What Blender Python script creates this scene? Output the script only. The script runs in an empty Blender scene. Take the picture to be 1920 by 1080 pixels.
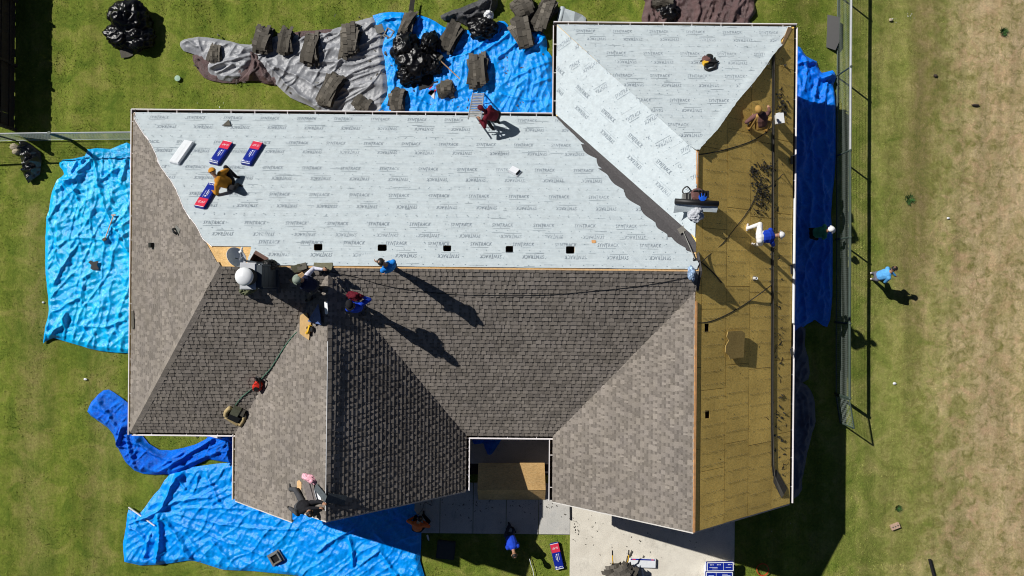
import bpy, bmesh, math, random
import numpy as np
from mathutils import Vector, Matrix, noise as mnoise

random.seed(7)
RNG = np.random.default_rng(11)
scene = bpy.context.scene
COL = scene.collection

# ------------------------------------------------------------------ camera, sky, sun, exposure
CAM_H, FOC, ROLL = 28.0, 1400.0, 0.0096
cam_data = bpy.data.cameras.new('camera')
cam = bpy.data.objects.new('camera', cam_data)
COL.objects.link(cam)
cam.location = (0, 0, CAM_H)
cam.rotation_euler = (0, 0, ROLL)
cam_data.sensor_width = 36.0
cam_data.lens = 36.0 * FOC / 1920.0
cam_data.clip_end = 3000
scene.camera = cam

KX, KY = 0.98, 0.645                       # shadow offset per metre of height
SUN_EL = math.atan2(1.0, math.hypot(KX, KY))
world = bpy.data.worlds.new('World')
scene.world = world
world.use_nodes = True
wn = world.node_tree
for n in list(wn.nodes):
    wn.nodes.remove(n)
w_out = wn.nodes.new('ShaderNodeOutputWorld')
w_bg = wn.nodes.new('ShaderNodeBackground')
w_sky = wn.nodes.new('ShaderNodeTexSky')
w_sky.sky_type = 'NISHITA'
w_sky.sun_disc = False
w_sky.altitude = 350
w_sky.air_density = 0.38
w_sky.dust_density = 0.25
w_sky.ozone_density = 2.5
w_sky.sun_elevation = SUN_EL
w_sky.sun_rotation = math.atan2(-KX, KY)
w_bg.inputs['Strength'].default_value = 0.05
wn.links.new(w_sky.outputs[0], w_bg.inputs[0])
wn.links.new(w_bg.outputs[0], w_out.inputs[0])

sun_data = bpy.data.lights.new('sun', 'SUN')
sun_data.energy = 5.0
sun_data.angle = math.radians(0.5)
sun_data.color = (1.0, 0.965, 0.91)
sun = bpy.data.objects.new('sun', sun_data)
COL.objects.link(sun)
sun.location = (-20, 12, 30)
sun.rotation_euler = Vector((KX, -KY, -1.0)).to_track_quat('-Z', 'Y').to_euler()

vs = scene.view_settings
vs.view_transform = 'Standard'
vs.look = 'None'
vs.exposure = 0.0
vs.gamma = 1.0
vs.use_curve_mapping = False
scene.cycles.filter_width = 1.05

# ------------------------------------------------------------------ geometry of the place
EZ = 2.75                                  # eave height
ZM, ZW, ZR = 6.2, 6.11, 5.83               # ridge heights: main roof, front left wing, right wing
XL, XR = -12.84, 9.46                      # eaves left and right (the gutters hang outside them)
YB, YF = 5.82, -4.99                       # back and front eaves of the main roof
YM = 0.55                                  # main ridge
XML = -8.54                                # left end of the main ridge
XW0, XW1, XW = -9.29, -1.51, -5.39         # wing eaves and ridge
YW0, YW1 = -7.27, -6.88                    # wing gable edge, left and right half
XR0, XRM = 1.44, 5.45                      # right wing: left eave, ridge
YRT, YRP, YRB = 8.92, 4.07, -7.20          # right wing: back eave, hip peak, gable


class Plane:
    """a roof slope z = a + b x + c y over a polygon in plan"""
    def __init__(self, a, b, c, poly):
        self.a, self.b, self.c, self.poly = a, b, c, [tuple(p) for p in poly]
        self.n = Vector((-b, -c, 1)).normalized()

    def z(self, x, y):
        return self.a + self.b * x + self.c * y


def through(axis, e0, s):                  # eave at coordinate e0 of axis, rising with slope s
    return (EZ - s * e0, s, 0) if axis == 'x' else (EZ - s * e0, 0, s)


sF = (ZM - EZ) / (YM - YF); sB = (ZM - EZ) / (YB - YM); sL = (ZM - EZ) / (XML - XL)
sW = (ZW - EZ) / (XW - XW0); sW2 = (ZW - EZ) / (XW1 - XW)
sR0 = (ZR - EZ) / (XRM - XR0); sR1 = (ZR - EZ) / (XR - XRM); sRT = (ZR - EZ) / (YRT - YRP)
S_Y = YF + (ZW - EZ) / sF
T_Y = YF + (ZR - EZ) / sF
T2_Y = YB - (ZR - EZ) / sB
PL = {
 'back': Plane(*through('y', YB, -sB), [(XL, YB), (XML, YM), (XRM, YM), (XRM, T2_Y), (XR0, YB)]),
 'left': Plane(*through('x', XL, sL), [(XL, YB), (XL, YF), (XML, YM)]),
 'front_a': Plane(*through('y', YF, sF), [(XL, YF), (XW0, YF), (XW, S_Y), (XW, YM), (XML, YM)]),
 'front_b': Plane(*through('y', YF, sF), [(XW, S_Y), (XW1, YF), (XR0, YF), (XRM, T_Y), (XRM, YM), (XW, YM)]),
 'wing_a': Plane(*through('x', XW0, sW), [(XW0, YF), (XW0, YW1), (XW, YW1), (XW, S_Y)]),
 'wing_a2': Plane(*through('x', XW0, sW), [(XW0, YW1), (XW0, YW0), (-6.72, YW0), (-6.72, YW1)]),
 'wing_b': Plane(*through('x', XW1, -sW2), [(XW, S_Y), (XW, YW1), (XW1, YW1), (XW1, YF)]),
 'right_a': Plane(*through('x', XR0, sR0), [(XR0, YF), (XR0, YRB), (XRM, YRB), (XRM, T_Y)]),
 'right_b': Plane(*through('x', XR0, sR0), [(XR0, YRT), (XR0, YB), (XRM, T2_Y), (XRM, YRP)]),
 'right_top': Plane(*through('y', YRT, -sRT), [(XR0, YRT), (XRM, YRP), (XR, YRT)]),
 'right_c': Plane(*through('x', XR, -sR1), [(XR, YRT), (XRM, YRP), (XRM, YRB), (XR, YRB)]),
}


def in_poly(x, y, poly):
    r = False
    n = len(poly)
    for i in range(n):
        x1, y1 = poly[i]; x2, y2 = poly[(i + 1) % n]
        if (y1 > y) != (y2 > y) and x < (x2 - x1) * (y - y1) / (y2 - y1) + x1:
            r = not r
    return r


def sstep(a, b, x):
    t = min(1.0, max(0.0, (x - a) / (b - a)))
    return t * t * (3 - 2 * t)


def ground_z(x, y):                        # the lot falls away to the field beyond the wire fence
    return -0.60 * sstep(9.3, 12.2, x) - 0.30 * sstep(12.2, 15.0, x) - 0.10 * sstep(15.0, 19.0, x)


def surf(x, y):
    for k, p in PL.items():
        if in_poly(x, y, p.poly):
            return p.z(x, y), p
    return ground_z(x, y), None


def ray(px, py):                           # direction seen at a place of the 1920 x 1080 photograph
    u, v = (px - 960) / FOC, -(py - 540) / FOC
    c, s = math.cos(ROLL), math.sin(ROLL)
    return c * u - s * v, s * u + c * v


def P(px, py, z=0.0):
    u, v = ray(px, py)
    t = CAM_H - z
    return Vector((u * t, v * t, z))


def Q(px, py, h=0.0):                      # the point h above roof or ground
    best = None
    for p in PL.values():
        w = on(p, px, py, h)
        if in_poly(w.x, w.y, p.poly) and (best is None or w.z > best.z): best = w
    return best if best is not None else G(px, py, h)


def G(px, py, h=0.0):                      # the point h above the ground
    u, v = ray(px, py)
    z = 0.0
    for _ in range(5):
        t = CAM_H - z
        z = ground_z(u * t, v * t) + h
    t = CAM_H - z
    return Vector((u * t, v * t, z))


def on(plane, px, py, h=0.0):              # the point on a given roof slope
    u, v = ray(px, py)
    t = (CAM_H - plane.a - h) / (1 + plane.b * u + plane.c * v)
    return Vector((u * t, v * t, CAM_H - t))


def frame(px, py, ang=0.0, h=0.0, ground=False):
    """a placement on roof or ground: z is the surface's normal, x points along ang (degrees, 0 right, 90 up in plan)"""
    o = G(px, py, h) if ground else Q(px, py, h)
    p = None if ground else surf(o.x, o.y)[1]
    n = p.n if p else Vector((0, 0, 1))
    a = math.radians(ang) + ROLL
    d = Vector((math.cos(a), math.sin(a), 0))
    x = (d - n * d.dot(n))
    if p:                                  # keep the plan direction, follow the slope
        x = Vector((d.x, d.y, p.b * d.x + p.c * d.y))
    x.normalize()
    y = n.cross(x)
    m = Matrix.Identity(4)
    for i in range(3):
        m[i][0], m[i][1], m[i][2], m[i][3] = x[i], y[i], n[i], o[i]
    return m


# ------------------------------------------------------------------ object helpers
def setp(o, label=None, cat=None, group=None, kind=None):
    if label: o['label'] = label
    if cat: o['category'] = cat
    if group: o['group'] = group
    if kind: o['kind'] = kind
    return o


def empty(name, label=None, cat=None, group=None, m=None, kind=None):
    o = bpy.data.objects.new(name, None)
    o.empty_display_size = 0.2
    COL.objects.link(o)
    if m is not None: o.matrix_world = m
    return setp(o, label, cat, group, kind)


def link(name, me, parent=None, m=None):
    o = bpy.data.objects.new(name, me)
    COL.objects.link(o)
    if parent is not None:
        o.parent = parent
    if m is not None:
        o.matrix_local = m
    return o


class MB:
    """collects shapes for ONE mesh"""
    def __init__(self):
        self.v, self.f, self.m = [], [], []

    def add(self, vs_, fs, mi=0):
        b = len(self.v)
        self.v.extend([tuple(q) for q in vs_])
        self.f.extend([tuple(b + i for i in f) for f in fs])
        self.m.extend([mi] * len(fs))
        return self

    def box(self, c, s, rot=None, mi=0, taper=1.0):
        hx, hy, hz = s[0] / 2, s[1] / 2, s[2] / 2
        pts = []
        for z, k in ((-hz, 1.0), (hz, taper)):
            for x, y in ((-hx, -hy), (hx, -hy), (hx, hy), (-hx, hy)):
                pts.append(Vector((x * k, y * k, z)))
        if rot is not None: pts = [rot @ p for p in pts]
        c = Vector(c)
        return self.add([p + c for p in pts], [(0, 3, 2, 1), (4, 5, 6, 7), (0, 1, 5, 4), (1, 2, 6, 5), (2, 3, 7, 6), (3, 0, 4, 7)], mi)

    def prism(self, poly, z0, z1, mi=0, side=None):
        n = len(poly)
        vs_ = [(x, y, z0) for x, y in poly] + [(x, y, z1) for x, y in poly]
        self.add(vs_, [tuple(range(n, 2 * n))], mi)
        b = len(self.v) - 2 * n
        fs = [tuple(reversed(range(n)))] + [(i, (i + 1) % n, n + (i + 1) % n, n + i) for i in range(n)]
        self.f.extend([tuple(b + i for i in f) for f in fs])
        self.m.extend([mi if side is None else side] * len(fs))
        return self

    def tube(self, pts, r, n=6, mi=0, closed=False):
        pts = [Vector(p) for p in pts]
        k = len(pts)
        rs = r if isinstance(r, (list, tuple)) else [r] * k
        ref = None
        rings = []
        for i, p in enumerate(pts):
            if closed:
                d = pts[(i + 1) % k] - pts[i - 1]
            else:
                d = pts[min(i + 1, k - 1)] - pts[max(i - 1, 0)]
            if d.length < 1e-9: d = Vector((0, 0, 1))
            d.normalize()
            if ref is None:
                ref = d.orthogonal().normalized()
            ref = (ref - d * ref.dot(d))
            if ref.length < 1e-6: ref = d.orthogonal()
            ref.normalize()
            q = d.cross(ref)
            rings.append([p + (ref * math.cos(2 * math.pi * j / n) + q * math.sin(2 * math.pi * j / n)) * rs[i] for j in range(n)])
        vs_ = [w for ring in rings for w in ring]
        fs = []
        for i in range(k if closed else k - 1):
            a, b = i * n, ((i + 1) % k) * n
            for j in range(n):
                fs.append((a + j, a + (j + 1) % n, b + (j + 1) % n, b + j))
        if not closed:
            fs.append(tuple(reversed(range(n)))); fs.append(tuple(range((k - 1) * n, k * n)))
        return self.add(vs_, fs, mi)

    def lathe(self, prof, n=20, mi=0, c=(0, 0, 0), rot=None):
        vs_, fs = [], []
        for r, z in prof:
            for j in range(n):
                a = 2 * math.pi * j / n
                p = Vector((r * math.cos(a), r * math.sin(a), z))
                if rot is not None: p = rot @ p
                vs_.append(p + Vector(c))
        k = len(prof)
        for i in range(k - 1):
            for j in range(n):
                fs.append((i * n + j, i * n + (j + 1) % n, (i + 1) * n + (j + 1) % n, (i + 1) * n + j))
        fs.append(tuple(reversed(range(n)))); fs.append(tuple(range((k - 1) * n, k * n)))
        return self.add(vs_, fs, mi)

    def mesh(self, name, mats, smooth=False):
        me = bpy.data.meshes.new(name)
        me.from_pydata(self.v, [], self.f)
        for m in (mats if isinstance(mats, (list, tuple)) else [mats]):
            me.materials.append(m)
        me.polygons.foreach_set('material_index', self.m)
        if smooth: me.polygons.foreach_set('use_smooth', [True] * len(me.polygons))
        me.update()
        return me

    def build(self, name, mats, parent=None, m=None, smooth=False):
        return link(name, self.mesh(name, mats, smooth), parent, m)


def catmull(pts, k=6):
    pts = [Vector(p) for p in pts]
    out = []
    for i in range(len(pts) - 1):
        p0, p1, p2, p3 = pts[max(i - 1, 0)], pts[i], pts[i + 1], pts[min(i + 2, len(pts) - 1)]
        for j in range(k):
            t = j / k
            out.append(0.5 * ((2 * p1) + (p2 - p0) * t + (2 * p0 - 5 * p1 + 4 * p2 - p3) * t * t + (3 * p1 - p0 - 3 * p2 + p3) * t ** 3))
    out.append(pts[-1])
    return out


def np_mesh(name, verts, quads, mats, smooth=False, attr=None):
    """fast mesh from numpy arrays: verts (n,3), faces (m,k) all of one size; attr (m,) goes to a face float attribute 'tint'"""
    me = bpy.data.meshes.new(name)
    verts = np.asarray(verts, dtype=np.float32); quads = np.asarray(quads, dtype=np.int32)
    m, k = quads.shape
    me.vertices.add(len(verts)); me.vertices.foreach_set('co', verts.ravel())
    me.loops.add(m * k); me.loops.foreach_set('vertex_index', quads.ravel())
    me.polygons.add(m)
    me.polygons.foreach_set('loop_start', np.arange(0, m * k, k, dtype=np.int32))
    if smooth: me.polygons.foreach_set('use_smooth', np.ones(m, dtype=bool))
    if attr is not None:
        a = me.attributes.new('tint', 'FLOAT', 'FACE')
        a.data.foreach_set('value', np.asarray(attr, dtype=np.float32))
    for q in (mats if isinstance(mats, (list, tuple)) else [mats]):
        me.materials.append(q)
    me.update(calc_edges=True)
    me.validate()
    return me


# ------------------------------------------------------------------ materials
class NT:
    def __init__(self, name):
        self.mat = bpy.data.materials.new(name)
        self.mat.use_nodes = True
        self.t = self.mat.node_tree
        self.bsdf = self.t.nodes['Principled BSDF']
        self.pos = None

    def node(self, typ, **kw):
        n = self.t.nodes.new(typ)
        for k, v in kw.items():
            if k in n.inputs.keys() and not hasattr(n, k):
                n.inputs[k].default_value = v
            else:
                setattr(n, k, v)
        return n

    def wire(self, a, b):
        self.t.links.new(a, b)

    def coord(self, kind='Object'):
        n = self.node('ShaderNodeTexCoord')
        return n.outputs[kind]

    def world(self):
        if self.pos is None: self.pos = self.node('ShaderNodeNewGeometry').outputs['Position']
        return self.pos

    def mapping(self, src, scale=(1, 1, 1), rot=(0, 0, 0), loc=(0, 0, 0)):
        n = self.node('ShaderNodeMapping')
        n.inputs['Scale'].default_value = scale
        n.inputs['Rotation'].default_value = rot
        n.inputs['Location'].default_value = loc
        self.wire(src, n.inputs['Vector'])
        return n.outputs[0]

    def noise(self, src, scale, detail=3.0, rough=0.55, dist=0.0):
        n = self.node('ShaderNodeTexNoise')
        n.inputs['Scale'].default_value = scale
        n.inputs['Detail'].default_value = detail
        n.inputs['Roughness'].default_value = rough
        n.inputs['Distortion'].default_value = dist
        self.wire(src, n.inputs['Vector'])
        return n.outputs['Fac']

    def ramp(self, src, stops, interp='LINEAR'):
        n = self.node('ShaderNodeValToRGB')
        cr = n.color_ramp
        cr.interpolation = interp
        while len(cr.elements) < len(stops): cr.elements.new(0.5)
        for e, (p, c) in zip(cr.elements, stops):
            e.position = p
            e.color = (c[0], c[1], c[2], 1) if not isinstance(c, (int, float)) else (c, c, c, 1)
        self.wire(src, n.inputs[0])
        return n.outputs[0]

    def math(self, op, a, b=None, clamp=False):
        n = self.node('ShaderNodeMath', operation=op)
        n.use_clamp = clamp
        for i, q in enumerate((a, b)):
            if q is None: continue
            if isinstance(q, (int, float)): n.inputs[i].default_value = q
            else: self.wire(q, n.inputs[i])
        return n.outputs[0]

    def mix(self, fac, a, b, blend='MIX'):
        n = self.node('ShaderNodeMix', data_type='RGBA', blend_type=blend)
        for k, q in (('Factor', fac), ('A', a), ('B', b)):
            sock = [s for s in n.inputs if s.name == k and (s.type == 'RGBA' if k != 'Factor' else s.type == 'VALUE')][0]
            if isinstance(q, (int, float)): sock.default_value = q if k == 'Factor' else (q, q, q, 1)
            elif isinstance(q, tuple): sock.default_value = (q[0], q[1], q[2], 1)
            else: self.wire(q, sock)
        return [s for s in n.outputs if s.type == 'RGBA'][0]

    def bump(self, h, strength=0.3, dist=0.02):
        n = self.node('ShaderNodeBump')
        n.inputs['Strength'].default_value = strength
        n.inputs['Distance'].default_value = dist
        self.wire(h, n.inputs['Height'])
        self.wire(n.outputs[0], self.bsdf.inputs['Normal'])

    def base(self, c):
        if isinstance(c, tuple): self.bsdf.inputs['Base Color'].default_value = (*c, 1)
        else: self.wire(c, self.bsdf.inputs['Base Color'])

    def set(self, **kw):
        for k, v in kw.items():
            self.bsdf.inputs[k.replace('_', ' ')].default_value = v
        return self


_mats = {}
def mk(name, col, rough=0.7, var=0.18, scale=8.0, bump=0.15, metal=0.0, spec=0.4, bscale=None):
    """a plain painted / woven / plastic surface with a little wear"""
    if name in _mats: return _mats[name]
    t = NT(name)
    c = t.coord('Object')
    nz = t.noise(c, scale, 4, 0.6)
    f = t.ramp(nz, [(0.25, 1 - var), (0.75, 1 + var)])
    t.base(t.mix(1.0, tuple(col), f, 'MULTIPLY'))
    if bump: t.bump(t.noise(c, bscale or scale * 3, 3), bump, 0.01)
    t.set(Roughness=rough, Metallic=metal)
    t.bsdf.inputs['Specular IOR Level'].default_value = spec
    _mats[name] = t.mat
    return t.mat


def m_shingle(name, col):
    t = NT(name)
    at = t.node('ShaderNodeAttribute', attribute_name='tint')
    w = t.world()
    big = t.ramp(t.noise(w, 0.55, 3), [(0.3, 0.9), (0.7, 1.08)])
    gr = t.ramp(t.noise(w, 70, 2, 0.7), [(0.25, 0.72), (0.75, 1.28)])
    warm = t.mix(t.noise(w, 2.1, 2), (col[0] * 1.02, col[1], col[2] * 0.95), (col[0] * 0.99, col[1] * 0.98, col[2] * 1.02))
    c = t.mix(1.0, warm, at.outputs['Fac'], 'MULTIPLY')
    c = t.mix(1.0, c, big, 'MULTIPLY')
    t.base(t.mix(1.0, c, gr, 'MULTIPLY'))
    t.bump(t.noise(w, 160, 2), 0.35, 0.006)
    t.set(Roughness=0.95); t.bsdf.inputs['Specular IOR Level'].default_value = 0.2
    return t.mat


M_SH = m_shingle('shingle_granules', (0.218, 0.196, 0.172))
M_SH_OLD = m_shingle('torn_shingle_granules', (0.098, 0.090, 0.076))


def m_osb(name, c1, c2, c3):
    t = NT(name)
    w = t.world()
    a = t.noise(t.mapping(w, (16, 34, 20)), 1.0, 4, 0.7, 1.4)
    b = t.noise(t.mapping(w, (34, 12, 20), (0, 0, 0.5)), 1.0, 4, 0.7, 1.2)
    k = t.mix(0.5, a, b)
    c = t.ramp(k, [(0.30, c1), (0.48, c2), (0.66, c3)])
    oi = t.node('ShaderNodeObjectInfo')
    rv = t.ramp(oi.outputs['Random'], [(0.0, 0.88), (1.0, 1.1)])
    st = t.ramp(t.noise(w, 0.9, 4, 0.6), [(0.3, 0.78), (0.65, 1.06)])
    fine = t.ramp(t.noise(t.mapping(w, (9, 26, 16)), 1.0, 4, 0.75), [(0.36, 0.80), (0.56, 1.08)])
    c = t.mix(1.0, c, rv, 'MULTIPLY'); c = t.mix(1.0, c, st, 'MULTIPLY'); c = t.mix(1.0, c, fine, 'MULTIPLY')
    t.base(c)
    t.bump(k, 0.5, 0.006)
    t.set(Roughness=0.85); t.bsdf.inputs['Specular IOR Level'].default_value = 0.25
    return t.mat


M_OSB = m_osb('weathered_board', (0.62, 0.40, 0.085), (0.86, 0.59, 0.15), (0.92, 0.70, 0.24))
M_OSB_DIM = m_osb('dim_board', (0.24, 0.165, 0.05), (0.36, 0.255, 0.085), (0.46, 0.34, 0.13))  # darker board copy: the offcut's turn from the sun put into colour
M_OSB_NEW = m_osb('fresh_board', (0.50, 0.28, 0.10), (0.70, 0.44, 0.18), (0.82, 0.58, 0.28))


def m_felt():
    t = NT('pale_underlayment')
    w = t.world()
    streak = t.noise(t.mapping(w, (0.6, 9.0, 9.0)), 2.0, 4, 0.6, 0.4)
    c = t.ramp(streak, [(0.3, (0.455, 0.52, 0.555)), (0.65, (0.52, 0.58, 0.605))])
    spots = t.ramp(t.noise(w, 5.5, 4, 0.65), [(0.42, 1.0), (0.75, 0.86)])
    t.base(t.mix(1.0, c, spots, 'MULTIPLY'))
    h = t.mix(0.5, t.noise(t.mapping(w, (1.2, 2.2, 2.0), (0, 0, 0.6)), 1.6, 5, 0.6, 1.5), t.noise(w, 40, 2))
    t.bump(h, 0.35, 0.03)
    t.set(Roughness=0.62); t.bsdf.inputs['Specular IOR Level'].default_value = 0.3
    return t.mat


M_FELT = m_felt()
M_PRINT = mk('grey_print', (0.25, 0.295, 0.34), 0.8, 0.25, 20, 0)
M_PRINT_F = mk('faint_print', (0.34, 0.40, 0.44), 0.8, 0.2, 20, 0)
M_CAPNAIL = mk('cap_nail_plastic', (0.27, 0.33, 0.37), 0.6, 0.2, 20, 0)
M_LINER = mk('granulated_valley_liner', (0.082, 0.078, 0.080), 0.95, 0.22, 18, 0.5, bscale=120, spec=0.15)
M_WHITE = mk('white_enamel', (0.78, 0.75, 0.76), 0.45, 0.06, 4, 0)
M_TROUGH = mk('dirt_and_shade_dark', (0.022, 0.018, 0.018), 0.9, 0.4, 10, 0.3)  # debris and dark finish, with the trough's shade also in the colour
M_WALL = mk('pale_brick_wall', (0.34, 0.26, 0.20), 0.9, 0.2, 12, 0.3)
M_SOFFIT = mk('soffit_paint', (0.55, 0.53, 0.5), 0.8, 0.08, 3, 0)
M_DARK = mk('attic_black', (0.006, 0.006, 0.006), 1.0, 0.1, 3, 0)
M_WOOD = mk('raw_pine', (0.62, 0.40, 0.20), 0.75, 0.2, 9, 0.2)
M_WOODY = mk('orange_ridge_wood', (0.62, 0.32, 0.13), 0.75, 0.25, 6, 0.2)


def m_tarp(name, col, col2, rough=0.34, bump=0.5, spec=0.5, sheen=None):
    t = NT(name)
    w = t.world()
    c = t.ramp(t.noise(w, 1.3, 5, 0.6), [(0.32, col2), (0.62, col)])
    weave = t.ramp(t.noise(w, 22, 3, 0.7), [(0.3, 0.86), (0.7, 1.1)])
    t.base(t.mix(1.0, c, weave, 'MULTIPLY'))
    a = t.noise(t.mapping(w, (1, 2.2, 1), (0, 0, 0.5)), 5.0, 6, 0.65, 2.2)
    b = t.noise(t.mapping(w, (2.4, 1, 1), (0, 0, -0.35)), 7.0, 5, 0.65, 1.6)
    ra = t.math('ABSOLUTE', t.math('SUBTRACT', a, 0.5)); rb = t.math('ABSOLUTE', t.math('SUBTRACT', b, 0.5))
    t.bump(t.math('MINIMUM', ra, rb), bump, 0.35)
    t.set(Roughness=rough); t.bsdf.inputs['Specular IOR Level'].default_value = spec
    return t.mat


M_BLUE = m_tarp('blue_tarp_weave', (0.0, 0.35, 1.0), (0.0, 0.28, 0.98), 0.27, 0.28, 0.45)
M_SHADED = m_tarp('shaded_blue_tarp_weave', (0.0, 0.235, 0.96), (0.0, 0.17, 0.90), 0.3, 0.4, 0.4)  # blue weave with less green: the house's shade put into the colour
M_CYAN = m_tarp('bright_blue_tarp_weave', (0.0, 0.53, 1.0), (0.0, 0.44, 1.0), 0.24, 0.28, 0.6)
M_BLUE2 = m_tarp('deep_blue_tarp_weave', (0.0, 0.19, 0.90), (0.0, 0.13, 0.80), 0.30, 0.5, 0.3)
M_SILVER = m_tarp('silver_tarp_weave', (0.33, 0.34, 0.365), (0.26, 0.27, 0.29), 0.33, 0.2)
M_BROWN = m_tarp('brown_tarp_weave', (0.145, 0.088, 0.086), (0.10, 0.06, 0.06), 0.4)
M_GREYT = m_tarp('charcoal_tarp_weave', (0.085, 0.087, 0.095), (0.05, 0.05, 0.058), 0.4)
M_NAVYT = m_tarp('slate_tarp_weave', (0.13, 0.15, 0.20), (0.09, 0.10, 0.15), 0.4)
M_PLASTIC = m_tarp('black_plastic_film', (0.010, 0.010, 0.012), (0.006, 0.006, 0.008), 0.22, 0.2, 0.9)
M_BAG = m_tarp('bin_bag_film', (0.006, 0.006, 0.007), (0.003, 0.003, 0.004), 0.28, 0.12, 0.35)


def ground_colour(t):
    """green lawn by the house, drying to tan and bare earth across the field on the right"""
    w = t.world()
    sep = t.node('ShaderNodeSeparateXYZ'); t.wire(w, sep.inputs[0])
    X, Y = sep.outputs[0], sep.outputs[1]
    nb = t.noise(w, 0.35, 4, 0.6)
    nm = t.noise(w, 1.25, 5, 0.65, 0.6)
    nf = t.noise(w, 11.0, 4, 0.75)
    lawn = t.ramp(nm, [(0.28, (0.092, 0.148, 0.018)), (0.5, (0.170, 0.214, 0.032)), (0.72, (0.275, 0.268, 0.07))])
    dry = t.ramp(nm, [(0.3, (0.165, 0.200, 0.040)), (0.5, (0.26, 0.270, 0.075)), (0.7, (0.36, 0.325, 0.12))])
    earth = t.ramp(nm, [(0.3, (0.31, 0.26, 0.11)), (0.55, (0.48, 0.375, 0.215)), (0.75, (0.57, 0.43, 0.275))])
    track = t.ramp(nm, [(0.3, (0.165, 0.140, 0.052)), (0.7, (0.28, 0.215, 0.105))])
    jig = t.math('MULTIPLY', t.math('SUBTRACT', nb, 0.5), 2.6)
    jig2 = t.math('MULTIPLY', t.math('SUBTRACT', nm, 0.5), 2.0)
    xx = t.math('ADD', t.math('ADD', X, jig), jig2)
    m1 = t.ramp(t.math('DIVIDE', t.math('SUBTRACT', xx, 10.0), 10.0), [(0.15, 0.0), (0.50, 0.92)])
    c = t.mix(m1, lawn, dry)
    m2 = t.ramp(t.math('DIVIDE', t.math('SUBTRACT', xx, 15.3), 4.0), [(0.12, 0.0), (0.75, 0.9)])
    c = t.mix(m2, c, earth)
    xt = t.math('ADD', X, t.math('MULTIPLY', t.math('SUBTRACT', nb, 0.5), 2.2))
    d = t.math('ABSOLUTE', t.math('SUBTRACT', xt, 15.75))
    yt = t.ramp(t.math('DIVIDE', t.math('ADD', Y, 4.0), 4.0), [(0.0, 0.1), (1.0, 0.85)])
    m3 = t.math('MULTIPLY', t.math('MULTIPLY', t.ramp(d, [(0.25, 1.0), (0.85, 0.0)]), yt), t.ramp(nm, [(0.3, 0.45), (0.6, 1.0)]))
    c = t.mix(m3, c, track)
    # worn strips of lawn on the left
    xl = t.math('ADD', X, t.math('MULTIPLY', t.math('SUBTRACT', nb, 0.5), 1.8))
    d1 = t.math('ABSOLUTE', t.math('ADD', xl, 17.9))
    d2 = t.math('ABSOLUTE', t.math('ADD', xl, 15.3))
    dm = t.math('MINIMUM', d1, d2)
    yl = t.ramp(t.math('DIVIDE', t.math('ADD', Y, 10.0), 14.0), [(0.0, 0.9), (0.9, 0.9), (1.0, 0.05)])
    m4 = t.math('MULTIPLY', t.ramp(dm, [(0.1, 0.5), (0.9, 0.0)]), yl)
    m4 = t.math('MULTIPLY', m4, t.ramp(nm, [(0.4, 0.25), (0.62, 1.0)]))
    c = t.mix(m4, c, (0.29, 0.235, 0.105))
    field = t.ramp(t.math('DIVIDE', t.math('SUBTRACT', xx, 11.5), 5.0), [(0.1, 0.0), (0.9, 1.0)])
    pa_ = t.math('MULTIPLY', field, t.ramp(t.noise(w, 3.0, 6, 0.7, 0.8), [(0.46, 0.0), (0.66, 0.82)]))
    c = t.mix(pa_, c, (0.150, 0.150, 0.036))
    pb_ = t.math('MULTIPLY', field, t.ramp(t.noise(t.mapping(w, (1, 1, 1), (0, 0, 0), (7, 3, 0)), 1.7, 6, 0.7, 0.8), [(0.48, 0.0), (0.68, 0.65)]))
    pb_ = t.math('MULTIPLY', pb_, t.ramp(t.math('DIVIDE', t.math('SUBTRACT', xx, 15.4), 2.0), [(0.1, 0.0), (0.9, 1.0)]))
    c = t.mix(pb_, c, (0.52, 0.34, 0.21))
    ns = t.noise(t.mapping(w, (2.0, 0.16, 1.0)), 1.0, 4, 0.6)
    c = t.mix(1.0, c, t.ramp(ns, [(0.32, 0.80), (0.68, 1.18)]), 'MULTIPLY')
    sp = t.ramp(nf, [(0.28, 0.74), (0.72, 1.26)])
    return t.mix(1.0, c, sp, 'MULTIPLY'), w


def m_ground():
    t = NT('lawn_soil')
    c, w = ground_colour(t)
    t.base(c)
    t.bump(t.noise(w, 26, 4, 0.7), 0.8, 0.05)
    t.set(Roughness=1.0); t.bsdf.inputs['Specular IOR Level'].default_value = 0.1
    return t.mat


def m_blade():
    t = NT('grass_blade')
    c, w = ground_colour(t)
    at = t.node('ShaderNodeAttribute', attribute_name='tint')
    t.base(t.mix(1.0, c, at.outputs['Fac'], 'MULTIPLY'))
    t.set(Roughness=0.85); t.bsdf.inputs['Specular IOR Level'].default_value = 0.15
    return t.mat


M_GROUND, M_BLADE = m_ground(), m_blade()


def m_concrete(name, a, b):
    t = NT(name)
    w = t.world()
    c = t.ramp(t.noise(w, 1.6, 6, 0.7, 0.5), [(0.3, a), (0.65, b)])
    s = t.ramp(t.noise(w, 30, 3, 0.7), [(0.28, 0.8), (0.55, 1.05)])
    st = t.ramp(t.noise(t.mapping(w, (1.0, 0.5, 1)), 2.6, 4, 0.7), [(0.30, 0.82), (0.46, 1.02)])
    c = t.mix(1.0, c, s, 'MULTIPLY')
    t.base(t.mix(1.0, c, st, 'MULTIPLY'))
    t.bump(t.noise(w, 90, 3), 0.25, 0.01)
    t.set(Roughness=0.9); t.bsdf.inputs['Specular IOR Level'].default_value = 0.25
    return t.mat


M_CONC = m_concrete('drive_concrete', (0.60, 0.56, 0.48), (0.72, 0.68, 0.59))
M_CONC2 = m_concrete('path_concrete', (0.44, 0.44, 0.42), (0.55, 0.53, 0.49))

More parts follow.
